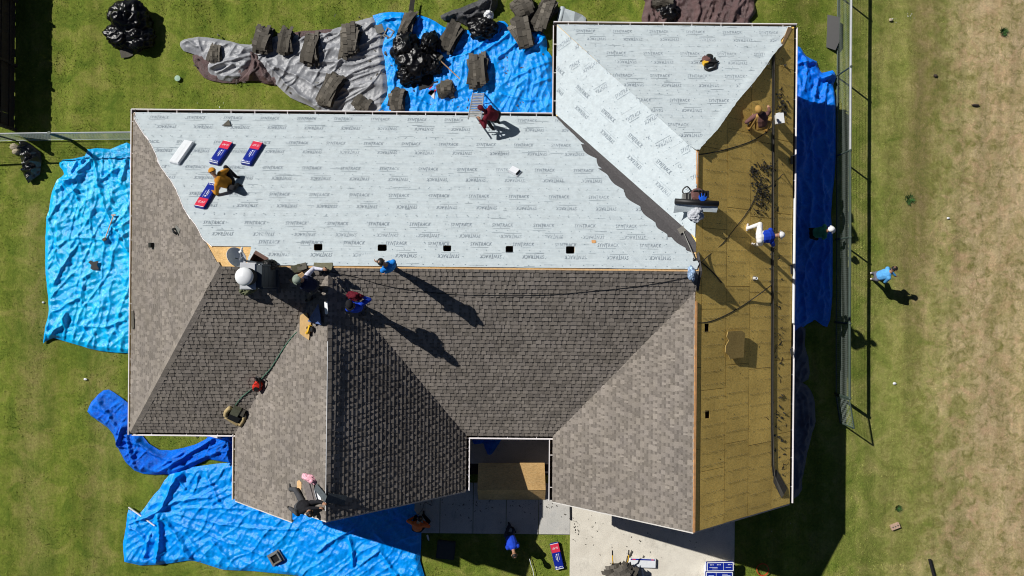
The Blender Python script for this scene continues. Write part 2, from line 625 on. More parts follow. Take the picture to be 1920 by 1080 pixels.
# ------------------------------------------------------------------ numpy noise for cloth
def _hash(ix, iy, s):
    h = (ix.astype(np.int64) * 374761393 + iy.astype(np.int64) * 668265263 + s * 144269504088) & 0xffffffff
    h = ((h ^ (h >> 13)) * 1274126177) & 0xffffffff
    return ((h ^ (h >> 16)) & 0xffff) / 65535.0 * 2 * math.pi


def perlin(x, y, s=0):
    ix, iy = np.floor(x).astype(int), np.floor(y).astype(int)
    fx, fy = x - ix, y - iy
    u, v = fx * fx * fx * (fx * (fx * 6 - 15) + 10), fy * fy * fy * (fy * (fy * 6 - 15) + 10)
    def g(dx, dy):
        a = _hash(ix + dx, iy + dy, s)
        return np.cos(a) * (fx - dx) + np.sin(a) * (fy - dy)
    n0 = g(0, 0) * (1 - u) + g(1, 0) * u
    n1 = g(0, 1) * (1 - u) + g(1, 1) * u
    return (n0 * (1 - v) + n1 * v) * 1.5


def ridged(x, y, ang, wl, stretch, s, sharp=2.2):
    """crests about wl apart that run along ang, stretch times longer than wide"""
    c, q = math.cos(ang), math.sin(ang)
    a, b = (x * c + y * q) / (wl * stretch), (-x * q + y * c) / wl
    b = b + 0.55 * perlin(x * 0.9 / wl / 2.5, y * 0.9 / wl / 2.5, s + 91)
    return np.clip(1 - np.abs(perlin(a, b, s)) * 1.9, 0, 1) ** sharp


def seg_dist(x, y, loop, closed=True):
    """distance to a polyline and the nearest point on it"""
    best = np.full(x.shape, 1e9); bx = x.copy(); by = y.copy()
    n = len(loop)
    for i in range(n if closed else n - 1):
        x1, y1 = loop[i]; x2, y2 = loop[(i + 1) % n]
        dx, dy = x2 - x1, y2 - y1
        L = dx * dx + dy * dy + 1e-12
        t = np.clip(((x - x1) * dx + (y - y1) * dy) / L, 0, 1)
        qx, qy = x1 + t * dx, y1 + t * dy
        d = np.hypot(x - qx, y - qy)
        k = d < best
        best = np.where(k, d, best); bx = np.where(k, qx, bx); by = np.where(k, qy, by)
    return best, bx, by


def inside(x, y, loops):
    r = np.zeros(x.shape, bool)
    for poly in loops:
        n = len(poly)
        for i in range(n):
            x1, y1 = poly[i]; x2, y2 = poly[(i + 1) % n]
            if y1 == y2: continue
            c = ((y1 > y) != (y2 > y)) & (x < (x2 - x1) * (y - y1) / (y2 - y1) + x1)
            r ^= c
    return r


def sheet_grid(loops, res, jitter=0.0):
    """a grid that fills the loops (outer, then holes), its rim snapped to them: x, y, quads, distance to the rim"""
    xs = [p[0] for p in loops[0]]; ys = [p[1] for p in loops[0]]
    nx = int((max(xs) - min(xs)) / res) + 3; ny = int((max(ys) - min(ys)) / res) + 3
    gx, gy = np.meshgrid(min(xs) - res + np.arange(nx + 1) * res, min(ys) - res + np.arange(ny + 1) * res)
    x, y = gx.ravel(), gy.ravel()
    ins = inside(x, y, loops)
    dist = np.full(x.shape, 1e9); bx = x.copy(); by = y.copy()
    for lp in loops:
        d, qx, qy = seg_dist(x, y, lp)
        k = d < dist
        dist = np.where(k, d, dist); bx = np.where(k, qx, bx); by = np.where(k, qy, by)
    W = nx + 1
    ii, jj = np.meshgrid(np.arange(nx), np.arange(ny))
    a = (jj * W + ii).ravel()
    quads = np.stack([a, a + 1, a + 1 + W, a + W], 1)
    cnt = ins[quads].sum(1)
    quads = quads[cnt >= 1]
    snap = ~ins
    x = np.where(snap, bx, x); y = np.where(snap, by, y)
    dist = np.where(snap, 0, dist)
    used = np.unique(quads)
    remap = np.full(W * (ny + 1), -1); remap[used] = np.arange(len(used))
    return x[used], y[used], remap[quads], dist[used]


def resample(pts, closed=True, k=4, wob=0.0, seed=0):
    v = [Vector((p[0], p[1], 0)) for p in pts]
    if closed:
        v = v[-1:] + v + v[:2]
        c = catmull(v, k)
        c = c[k:-(k) - 1]
    else:
        c = catmull(v, k)
    r = random.Random(seed)
    return [(q.x + r.uniform(-wob, wob), q.y + r.uniform(-wob, wob)) for q in c]
# ------------------------------------------------------------------ setting: ground, drive, path
def ground():
    fx = np.linspace(-26, 26, 261); fy = np.linspace(-16, 16, 161)
    xs = np.concatenate([[-600, -250, -110, -60, -38], fx, [38, 60, 110, 250, 600]])
    ys = np.concatenate([[-600, -250, -110, -60, -30], fy, [30, 60, 110, 250, 600]])
    gx, gy = np.meshgrid(xs, ys)
    x, y = gx.ravel(), gy.ravel()
    def ss(a, b, v):
        t = np.clip((v - a) / (b - a), 0, 1); return t * t * (3 - 2 * t)
    z = -0.60 * ss(9.3, 12.2, x) - 0.30 * ss(12.2, 15.0, x) - 0.10 * ss(15, 19, x) - 0.012 - 0.012 * np.abs(perlin(x * 0.8, y * 0.8, 5))
    W = len(xs)
    ii, jj = np.meshgrid(np.arange(W - 1), np.arange(len(ys) - 1))
    a = (jj * W + ii).ravel()
    me = np_mesh('ground', np.stack([x, y, z], 1), np.stack([a, a + 1, a + 1 + W, a + W], 1), M_GROUND, True)
    return setp(link('ground', me), kind='structure')
ground()


def px_poly(pts, z=0.0):
    return [tuple(P(a, b, z)[:2]) for a, b in pts]


DRIVE = [(P(1070, 880)[0], -6.6), (P(1378, 880)[0], -6.6), (P(1378, 1200)[0], -15.5), (P(1070, 1200)[0], -15.5)]
dr = empty('driveway', kind='structure')
jy = [-6.6, -11.6, -15.5]
jx = [DRIVE[0][0], DRIVE[1][0]]
for j in range(2):
    b = MB(); b.prism([(jx[0], jy[j + 1] + 0.006), (jx[1], jy[j + 1] + 0.006), (jx[1], jy[j] - 0.006), (jx[0], jy[j] - 0.006)], -0.1, 0.035)
    b.build('concrete_slab', M_CONC, dr)
pa = empty('walkway', kind='structure')
py0, py1 = P(900, 1000)[1], P(900, 905)[1]
pxs = [P(q, 970)[0] for q in (700, 763, 825, 887, 949, 1010, 1069)]
for i in range(len(pxs) - 1):
    b = MB(); b.prism([(pxs[i] + 0.012, py0), (pxs[i + 1] - 0.012, py0), (pxs[i + 1] - 0.012, py1), (pxs[i] + 0.012, py1)], -0.1, 0.03)
    b.build('concrete_slab', M_CONC2, pa)
b = MB(); b.prism([(-1.9, P(900, 868)[1]), (1.9, P(900, 868)[1]), (1.9, -4.4), (-1.9, -4.4)], -0.1, 0.10)
setp(b.build('porch_floor', M_CONC2), kind='structure')

# ------------------------------------------------------------------ the house
house = empty('house', 'brown shingled house with its roof half stripped and relaid in pale felt', 'house')

def sh_clip(sub, clip):
    """convex clip; clip is counter-clockwise"""
    out = list(sub)
    n = len(clip)
    for i in range(n):
        x1, y1 = clip[i]; x2, y2 = clip[(i + 1) % n]
        ex, ey = x2 - x1, y2 - y1
        src, out = out, []
        if not src: return []
        for k in range(len(src)):
            p, q = src[k - 1], src[k]
            dp = ex * (p[1] - y1) - ey * (p[0] - x1)
            dq = ex * (q[1] - y1) - ey * (q[0] - x1)
            if dq >= 0:
                if dp < 0:
                    t = dp / (dp - dq); out.append((p[0] + (q[0] - p[0]) * t, p[1] + (q[1] - p[1]) * t))
                out.append(q)
            elif dp >= 0:
                t = dp / (dp - dq); out.append((p[0] + (q[0] - p[0]) * t, p[1] + (q[1] - p[1]) * t))
    return out


def area2(p):
    return sum(p[i - 1][0] * p[i][1] - p[i][0] * p[i - 1][1] for i in range(len(p)))


def ccw(p):
    return list(p) if area2(p) > 0 else list(reversed(p))


from mathutils.geometry import tessellate_polygon

def slab_from(poly, holes, zf, thick):
    """a slab over a plan polygon with holes, its top at zf(x, y)"""
    loops = [ccw(poly)] + [list(reversed(ccw(h))) for h in holes]
    flat = [p for l in loops for p in l]
    tris = tessellate_polygon([[Vector((p[0], p[1], 0)) for p in l] for l in loops])
    b = MB()
    n = len(flat)
    vs_ = [(p[0], p[1], zf(p[0], p[1])) for p in flat] + [(p[0], p[1], zf(p[0], p[1]) - thick) for p in flat]
    fs = [tuple(t) for t in tris] + [tuple(n + i for i in reversed(t)) for t in tris]
    k = 0
    for l in loops:
        m = len(l)
        for i in range(m):
            a, c = k + i, k + (i + 1) % m
            fs.append((a, n + a, n + c, c))
        k += m
    return b.add(vs_, fs)


def px_rect_on(plane, px, py, w, h):
    c = [(px - w / 2, py - h / 2), (px + w / 2, py - h / 2), (px + w / 2, py + h / 2), (px - w / 2, py + h / 2)]
    return [tuple(on(plane, a, b)[:2]) for a, b in c]


HOLES = {
 'back': [px_rect_on(PL['back'], *q) for q in ((597, 465, 16, 12.5), (717, 466, 17, 12.5), (838.5, 467, 15, 11), (955, 469, 14, 13), (1069, 470, 16, 14))],
 'right_c': [px_rect_on(PL['right_c'], *q) for q in ((1325, 615, 8, 16), (1326, 777, 8, 15))],
}
slopes = {}
M_ROPE1 = mk('dark_board_joint', (0.30, 0.19, 0.05), 0.9, 0.2, 9, 0)
for key, pl in PL.items():
    mb = slab_from(pl.poly, HOLES.get(key, []), pl.z, 0.05)
    slopes[key] = mb.build('roof_slope', M_OSB_NEW if key in ('back',) else (M_ROPE1 if key == 'right_c' else M_OSB), house)

# ------------------------------------------------------------------ shingles: courses of laminated shingles with raised teeth
EXPO = 0.143

def shingle_variant(r):
    """parts of one shingle in its own plane: (s0, s1, t0, t1, height at t0, height at t1, tint)"""
    q = []
    base = r.uniform(0.93, 1.05)
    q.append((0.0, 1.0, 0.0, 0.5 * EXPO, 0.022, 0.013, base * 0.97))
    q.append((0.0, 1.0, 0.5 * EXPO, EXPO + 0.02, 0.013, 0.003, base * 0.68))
    s = r.uniform(0.0, 0.06)
    while s < 0.97:
        w = r.choice((0.08, 0.10, 0.13, 0.16, 0.20))
        e = min(s + w, 1.0)
        if e - s > 0.04:
            q.append((s, e, 0.0, EXPO + 0.01, 0.0305, 0.0105, base * r.choice((0.80, 0.92, 1.06, 1.14, 1.26))))
        s = e + r.choice((0.05, 0.07, 0.09, 0.12))
    return q


VARS = [shingle_variant(random.Random(50 + i)) for i in range(14)]


class Acc:
    def __init__(self): self.v, self.f, self.t = [], [], []
    def add_piece(self, poly, hf, low, tint):
        n = len(poly); b = len(self.v)
        for s, t in poly: self.v.append((s, t, hf(t)))
        for s, t in poly: self.v.append((s, t, low))
        self.f.append(tuple(b + i for i in range(n))); self.t.append(tint)
        for i in range(n):
            j = (i + 1) % n
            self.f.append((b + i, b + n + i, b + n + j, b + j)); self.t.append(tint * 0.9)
    def mesh(self, name, mat, M=None):
        me = bpy.data.meshes.new(name)
        vv = self.v if M is None else [tuple(M @ Vector(p)) for p in self.v]
        me.from_pydata(vv, [], self.f)
        a = me.attributes.new('tint', 'FLOAT', 'FACE')
        a.data.foreach_set('value', self.t)
        me.materials.append(mat)
        me.update()
        return me


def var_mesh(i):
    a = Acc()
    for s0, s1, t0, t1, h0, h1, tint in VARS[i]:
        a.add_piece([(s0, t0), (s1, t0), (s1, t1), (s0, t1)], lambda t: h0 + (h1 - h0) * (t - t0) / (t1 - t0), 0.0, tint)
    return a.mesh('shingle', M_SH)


VMESH = [var_mesh(i) for i in range(len(VARS))]


def plane_frame(key):
    """along-eave s, up-slope t, normal: the matrix from (s, t, h) to the world, and plan -> (s, t)"""
    p = PL[key]
    g = math.hypot(p.b, p.c)
    up = Vector((p.b / g, p.c / g, g)).normalized()
    n = p.n
    sv = up.cross(n)                        # right-handed: s x up = n
    # origin on the eave line
    if abs(p.b) > abs(p.c): o = Vector(((EZ - p.a) / p.b, 0, EZ))
    else: o = Vector((0, (EZ - p.a) / p.c, EZ))
    M = Matrix(((sv.x, up.x, n.x, o.x), (sv.y, up.y, n.y, o.y), (sv.z, up.z, n.z, o.z), (0, 0, 0, 1)))
    inv = M.inverted()
    def to(x, y):
        q = inv @ Vector((x, y, p.z(x, y)))
        return (q.x, q.y)
    return M, to


whole, cut = [], {}
r = random.Random(3)
for key in ('left', 'front_a', 'front_b', 'wing_a', 'wing_a2', 'wing_b', 'right_a'):
    M, to = plane_frame(key)
    poly = ccw([to(*p) for p in PL[key].poly])
    tmax = max(p[1] for p in poly); smin = min(p[0] for p in poly); smax = max(p[0] for p in poly)
    cut[key] = []
    rr = random.Random(9 if key in ('front_a', 'front_b') else sum(map(ord, key)))
    for c in range(int(tmax / EXPO) + 1):
        t0 = c * EXPO
        s = -16 + rr.uniform(0, 1.0)
        while s < smax:
            vi = rr.randrange(len(VARS))
            if s + 1.0 > smin:
                rect = [(s, t0), (s + 1, t0), (s + 1, t0 + EXPO), (s, t0 + EXPO)]
                ins_ = all(all((poly[(i + 1) % len(poly)][0] - poly[i][0]) * (q[1] - poly[i][1]) - (poly[(i + 1) % len(poly)][1] - poly[i][1]) * (q[0] - poly[i][0]) > 0.004 for i in range(len(poly))) for q in rect)
                if ins_:
                    w = M @ Vector((s + 0.5, t0, 0))
                    whole.append((w.z + 0.02 * rr.random(), key, s, t0, vi))
                elif len(sh_clip(rect, poly)) > 2:
                    cut[key].append((s, t0, vi))
            s += 1.0
whole.sort(reverse=True)
singles, rest = whole[:300], whole[300:]
for _, key, s, t0, vi in rest: cut[key].append((s, t0, vi))
for _, key, s, t0, vi in singles:
    M, _to = plane_frame(key)
    link('shingle', VMESH[vi], slopes[key], M @ Matrix.Translation((s, t0, 0)))
for key, lst in cut.items():
    M, to = plane_frame(key)
    poly = ccw([to(*p) for p in PL[key].poly])
    a = Acc()
    for s, t0, vi in lst:
        for s0, s1, ta, tb, h0, h1, tint in VARS[vi]:
            q = sh_clip([(s + s0, t0 + ta), (s + s1, t0 + ta), (s + s1, t0 + tb), (s + s0, t0 + tb)], poly)
            if len(q) > 2 and abs(area2(q)) > 1e-5:
                a.add_piece(q, lambda t: h0 + (h1 - h0) * (t - t0 - ta) / (tb - ta), 0.0, tint)
    o = link('shingle_courses', a.mesh('shingle_courses', M_SH, M), slopes[key])
    o['kind'] = 'stuff'


# hip and ridge caps
def caps(a, b, na, nb, parent, n=None, w=0.30, skip=()):
    """folded cap shingles from a (low) to b (high) over the crease between planes with normals na, nb"""
    a, b = Vector(a), Vector(b)
    L = (b - a).length
    d = (b - a) / L
    n = n or int(L / 0.21)
    sa = (na.cross(d)).normalized(); sb = (d.cross(nb)).normalized()
    if sa.dot(nb) > 0 and False: sa = -sa
    for i in range(n):
        if i in skip: continue
        p = a + d * (L * i / n); q = a + d * (L * (i + 1) / n + 0.06)
        up = (na + nb).normalized()
        ac = Acc()
        h0, h1 = 0.034, 0.022
        k = random.uniform(1.0, 1.35)
        P0, P1 = p + up * h0, q + up * h1
        A0, A1 = p + sa * w / 2 + na * h0 * .8, q + sa * w / 2 + na * h1 * .8
        B0, B1 = p + sb * w / 2 + nb * h0 * .8, q + sb * w / 2 + nb * h1 * .8
        lo = [v_ - up * 0.02 for v_ in (P0, P1, A0, A1, B0, B1)]
        ac.v = [tuple(x) for x in (P0, P1, A0, A1, B0, B1)] + [tuple(x) for x in lo]
        ac.f = [(0, 1, 3, 2), (1, 0, 4, 5), (2, 3, 9, 8), (5, 4, 10, 11), (0, 2, 8, 6), (4, 0, 6, 10)]
        ac.t = [k] * 6
        link('ridge_cap', ac.mesh('ridge_cap', M_SH), parent)


pl, pf = PL['left'], PL['front_a']
caps((XL, YF, EZ), (XML, YM, ZM), pl.n, pf.n, slopes['left'], skip=(31, 32, 33))
# side vectors must run down each slope
caps((XW, YW1, ZW), (XW, YW1 + 1.0, ZW), PL['wing_b'].n, PL['wing_a'].n, slopes['wing_a'], 0 or 1, 0.05)

# right slope: boards with staggered joints
OSBX = [1306, 1315, 1361, 1405, 1449, 1486]
p = PL['right_c']
xs = [XRM + 0.006] + [on(p, q, 600).x for q in OSBX[1:-1]] + [XR]
for i in range(len(xs) - 1):
    y = YRB + (0 if i % 2 == 0 else -0.7) + (0.5 if i == 3 else 0)
    lenp = 2.44
    while y < YRT:
        rect = [(xs[i] + 0.007, y + 0.008), (xs[i + 1] - 0.007, y + 0.008), (xs[i + 1] - 0.007, y + lenp - 0.008), (xs[i] + 0.007, y + lenp - 0.008)]
        q = sh_clip(rect, ccw(p.poly))
        hs = [h for h in HOLES['right_c'] if len(sh_clip(h, rect)) > 2]
        if len(q) > 2 and abs(area2(q)) > 0.01:
            lift = random.uniform(0.009, 0.013)
            slab_from(q, hs, lambda x_, y_: p.z(x_, y_) + lift, 0.011).build('deck_panel', M_OSB, slopes['right_c'])
        y += lenp
M_ROPE0 = mk('rusty_staple', (0.11, 0.085, 0.04), 0.9, 0.2, 9, 0)
# staple lines and stains over the boards: fine dark battens of old nails
nb_ = MB()
rr = random.Random(5)
for i in range(1, len(xs) - 1):
    y = YRB + rr.uniform(0.1, 0.4)
    while y < YRT - 0.3:
        x0, x1 = xs[i] + 0.02, xs[i + 1] - 0.02
        yy = y + rr.uniform(-0.03, 0.03)
        n_ = 14
        for k in range(n_):
            x_ = x0 + (x1 - x0) * (k + rr.uniform(0.1, 0.9)) / n_
            if in_poly(x_, yy, p.poly) and rr.random() < 0.8:
                L_ = rr.uniform(0.02, 0.06)
                z_ = p.z(x_, yy) + 0.016
                nb_.box((x_, yy + 0.012 * (k / n_), z_), (L_, 0.010, 0.004), Matrix.Rotation(-math.atan(-p.b), 3, 'Y'))
        y += 0.405
o = nb_.build('staple_line', M_ROPE0, slopes['right_c']); o['kind'] = 'stuff'
# pale wood along the stripped ridge
b = MB(); b.box((XRM + 0.015, (YRB + T_Y - 0.3) / 2, ZR + 0.0), (0.07, T_Y - 0.3 - YRB, 0.05), Matrix.Rotation(math.radians(20), 3, 'Y'))
b.build('ridge_board', M_WOODY, house)
b = MB(); b.box((XRM + 0.01, (T2_Y + YRP) / 2 + 0.9, ZR + 0.004), (0.06, 1.4, 0.05), Matrix.Rotation(math.radians(20), 3, 'Y'))
b.build('ridge_board', M_WOODY, house)
hipv = [on(PL['right_c'], *q, h=0.02) for q in ((1478, 50), (1486, 52), (1468, 86), (1457, 104))]
b = MB(); b.add([v for v in hipv] + [v - Vector((0, 0, .04)) for v in hipv], [(0, 1, 2, 3), (4, 7, 6, 5), (0, 4, 5, 1), (1, 5, 6, 2), (2, 6, 7, 3), (3, 7, 4, 0)])
b.build('hip_board', M_WOOD, house)
# small gable end where the main ridge rises over the right wing
b = MB()
x0 = XRM + 0.10
tri = [(T_Y - 0.04, ZR - 0.08), (T2_Y + 0.04, ZR - 0.08), (YM, ZM - 0.01)]
b.add([(XRM - 0.3, y_, z_) for y_, z_ in tri] + [(x0, y_, z_) for y_, z_ in tri], [(0, 2, 1), (3, 4, 5), (0, 1, 4, 3), (1, 2, 5, 4), (2, 0, 3, 5)])
b.build('ridge_end', M_LINER, house)
# fresh wood strip along the main ridge
b = MB(); b.box(((XML + XRM) / 2 + 0.6, YM + 0.0, ZM + 0.008), (XRM - XML - 1.8, 0.035, 0.016))
b.build('ridge_board', M_WOOD, house)

# walls, fascia, gable ends
for (x0, x1, y0, y1, top) in ((XL + .45, XR - .5, YF + .45, YB - .45, 2.60), (XW0 + .45, XW1 - .45, YW1 + .35, YF + .5, 2.597), (XR0 + .45, XR - .452, YRB + .35, YF + .5, 2.594), (XR0 + .45, XR - .452, YB - .5, YRT - .45, 2.591)):
    b = MB(); b.prism([(x0, y0), (x1, y0), (x1, y1), (x0, y1)], -0.1, top); b.build('wall', M_WALL, house)
for (xa, xm, xb, y, zr) in ((XW0 + .46, XW, XW1 - .46, YW1 + .35, ZW), (XR0 + .46, XRM, XR - .46, YRB + .35, ZR)):
    b = MB()
    t3 = [(xa, 2.602), (xb, 2.602), (xm, zr - 0.42)]
    b.add([(x_, y, z_) for x_, z_ in t3] + [(x_, y + 0.12, z_) for x_, z_ in t3], [(0, 1, 2), (3, 5, 4), (0, 3, 4, 1), (1, 4, 5, 2), (2, 5, 3, 0)])
    b.build('gable_wall', M_WALL, house)


def rake(a, b_, w=0.05):
    a, b_ = Vector(a), Vector(b_)
    m = MB()
    off = Vector((0, -w, 0)); dn = Vector((0, 0, -0.17))
    q = [a, b_, b_ + dn, a + dn]
    m.add(q + [k + off for k in q], [(0, 1, 2, 3), (7, 6, 5, 4), (0, 4, 5, 1), (1, 5, 6, 2), (2, 6, 7, 3), (3, 7, 4, 0)])
    m.build('rake_board', M_SOFFIT, house)
rake((XR0, YRB, EZ - .012), (XRM, YRB, ZR - .012)); rake((XRM, YRB, ZR - .012), (XR, YRB, EZ - .012))
rake((XW0, YW0, EZ - .012), (-6.72, YW0, PL['wing_a'].z(-6.72, 0) - .012)); rake((XW, YW1, ZW - .012), (XW1, YW1, EZ - .012))
rake((-6.70, YW1, PL['wing_a'].z(-6.70, 0) - .012), (XW, YW1, ZW - .012))


def gutter(a, b_, out):
    """an open K-style gutter hung outside the eave from a to b"""
    a, b_, out = Vector((*a, 0)), Vector((*b_, 0)), Vector((*out, 0))
    d = (b_ - a).normalized(); L = (b_ - a).length
    W = 0.115
    def bar(mb, o0, o1, z0, z1, s0=0.0, s1=None, mi=0):
        s1 = L if s1 is None else s1
        q = []
        for z in (z0, z1):
            for s_, o_ in ((s0, o0), (s1, o0), (s1, o1), (s0, o1)):
                w = a + d * s_ + out * o_; q.append((w.x, w.y, z))
        mb.add(q, [(0, 3, 2, 1), (4, 5, 6, 7), (0, 1, 5, 4), (1, 2, 6, 5), (2, 3, 7, 6), (3, 0, 4, 7)], mi)
    m = MB()
    bar(m, -0.03, 0.0, 2.53, 2.70)                      # fascia side of the trough
    bar(m, 0.0, W - 0.02, 2.575, 2.59)
    g = m.build('gutter', M_TROUGH, house)
    m = MB(); bar(m, W - 0.02, W, 2.575, 2.685); bar(m, W - 0.008, W + 0.022, 2.685, 2.70)
    m.build('gutter_lip', M_WHITE, g)
    n = max(2, int(L / 0.92))
    for i in range(n):
        s_ = (i + 0.5) * L / n + random.uniform(-0.12, 0.12)
        m = MB(); bar(m, 0.001, W - 0.009, 2.672, 2.684, s_ - 0.012, s_ + 0.012)
        m.build('gutter_hanger', M_WHITE, g)


c_ = 0.115
gutter((XL - c_, YB), (XR0 - c_, YB), (0, 1)); gutter((XL, YF - c_), (XL, YB + c_), (-1, 0)); gutter((XL, YF), (XW0 - .01, YF), (0, -1))
gutter((XW0, YF - 0.02), (XW0, YW0), (-1, 0)); gutter((XW1, YW1), (XW1, YF - 0.14), (1, 0)); gutter((XW1 + .0, YF), (XR0 - .0, YF), (0, -1))
gutter((XR0, YRB), (XR0, YF - .14), (-1, 0)); gutter((XR0, YB + .0), (XR0, YRT), (-1, 0)); gutter((XR0 - c_, YRT), (XR + c_, YRT), (0, 1)); gutter((XR, YRT), (XR, YRB), (1, 0))

# ------------------------------------------------------------------ underlayment sheets with their print
def glyphs(word, tdrop=True):
    out, x = [], 0.0
    dg = bpy.context.evaluated_depsgraph_get()
    for ch in word:
        cu = bpy.data.curves.new('glyph', 'FONT')
        cu.body = ch; cu.resolution_u = 2; cu.shear = 0.22
        ob = bpy.data.objects.new('glyph', cu)
        COL.objects.link(ob)
        dg = bpy.context.evaluated_depsgraph_get()
        me = bpy.data.meshes.new_from_object(ob.evaluated_get(dg))
        v = np.array([q.co[:2] for q in me.vertices])
        f = [tuple(q.vertices) for q in me.polygons]
        x0, x1 = v[:, 0].min(), v[:, 0].max()
        v[:, 0] -= x0
        if ch == 'T' and tdrop: v[:, 1] = v[:, 1] * 1.33 - 0.2
        out.append((v + np.array([x, 0.0]), f))
        x += (x1 - x0) + 0.10
        bpy.data.objects.remove(ob); bpy.data.curves.remove(cu); bpy.data.meshes.remove(me)
    return out, x - 0.10


WORD, WORDW = glyphs('SYNTRACK')


class Print:
    """flat print on one sheet: letters, rules and fastener dots, laid on a roof slope"""
    def __init__(self, plane, loop, h, zmap=None): self.p, self.loop, self.h, self.mb, self.nails = plane, loop, h, MB(), MB()
    def ok(self, x, y): return in_poly(x, y, self.loop) and not any(in_poly(x, y, q) for q in HOLES['back'])
    def basis(self, dirv):
        d = Vector(dirv).normalized()
        n = self.p.n
        X = Vector((d.x, d.y, self.p.b * d.x + self.p.c * d.y)).normalized()
        return X, n.cross(X)
    def word(self, c, dirv, size=0.185):
        """centred on plan point c"""
        X, Y = self.basis(dirv)
        k = size
        width = 0.64
        sx = width / WORDW
        o = Vector((c[0], c[1], self.p.z(*c))) + self.p.n * self.h
        for v, f in WORD:
            m = v.mean(0)
            w = o + X * ((m[0] * sx) - width / 2) + Y * ((m[1] - 0.35) * k)
            if not self.ok(w.x, w.y): continue
            self.mb.add([o + X * (q[0] * sx - width / 2) + Y * ((q[1] - 0.35) * k) for q in v], f, 0)
        for s0, s1, yy in ((-0.02, 0.22, -0.125), (-0.31, -0.02, -0.125)):
            a, b_ = o + X * s0 + Y * yy, o + X * s1 + Y * yy
            if self.ok(a.x, a.y) and self.ok(b_.x, b_.y):
                t = Y * 0.007
                self.mb.add([a - t, b_ - t, b_ + t, a + t], [(0, 1, 2, 3)], 1)
        for s0 in (-0.40, 0.42):
            a = o + X * s0 + Y * 0.0
            if self.ok(a.x, a.y): self.mb.add([a + X * .012 * math.cos(q) + Y * .012 * math.sin(q) for q in (0, 1.57, 3.14, 4.71)], [(0, 1, 2, 3)], 1)
    def rule(self, c, dirv, L):
        X, Y = self.basis(dirv)
        o = Vector((c[0], c[1], self.p.z(*c))) + self.p.n * self.h
        a, b_ = o - X * L / 2, o + X * L / 2
        if self.ok(a.x, a.y) and self.ok(b_.x, b_.y):
            self.mb.add([a - Y * .006, b_ - Y * .006, b_ + Y * .006, a + Y * .006], [(0, 1, 2, 3)], 1)
    def nail(self, x, y):
        if not self.ok(x, y): return
        X, Y = self.basis((1, 0))
        o = Vector((x, y, self.p.z(x, y))) + self.p.n * (self.h + 0.002)
        self.nails.add([o + X * .017 * math.cos(q * 1.047) + Y * .017 * math.sin(q * 1.047) for q in range(6)], [tuple(range(6))])
    def finish(self, parent):
        if self.mb.v:
            o = self.mb.build('printed_lettering', [M_PRINT, M_PRINT_F], parent); o['kind'] = 'stuff'
        if self.nails.v:
            o = self.nails.build('cap_nails', M_CAPNAIL, parent); o['kind'] = 'stuff'


PRINT_H = 0.012
def felt(plane, loop, h0, seed, holes=(), lift=None, res=0.085):
    """one sheet: slightly rumpled, its crown h0 above the deck; returns the object"""
    x, y, quads, dist = sheet_grid([list(loop)] + [list(h) for h in holes], res)
    h = h0 + 0.004 * ridged(x, y, 0.8, 0.9, 3, seed, 3) + 0.010 * ridged(x, y, -0.62, 1.7, 5, seed + 7, 9)
    if lift is not None: h = h + lift(x, y)
    z = plane.a + plane.b * x + plane.c * y
    v = np.stack([x + plane.n.x * h, y + plane.n.y * h, z + plane.n.z * h], 1)
    return link('underlayment_sheet', np_mesh('underlayment_sheet', v, quads, M_FELT, True), house)


def edge_pts(a, b_, n, amp, seed, outv):
    """a ragged edge from a to b: plan points pushed along outv"""
    r_ = random.Random(seed)
    return [(a[0] + (b_[0] - a[0]) * i / n + outv[0] * (o_ := r_.uniform(*amp)), a[1] + (b_[1] - a[1]) * i / n + outv[1] * o_) for i in range(n + 1)]


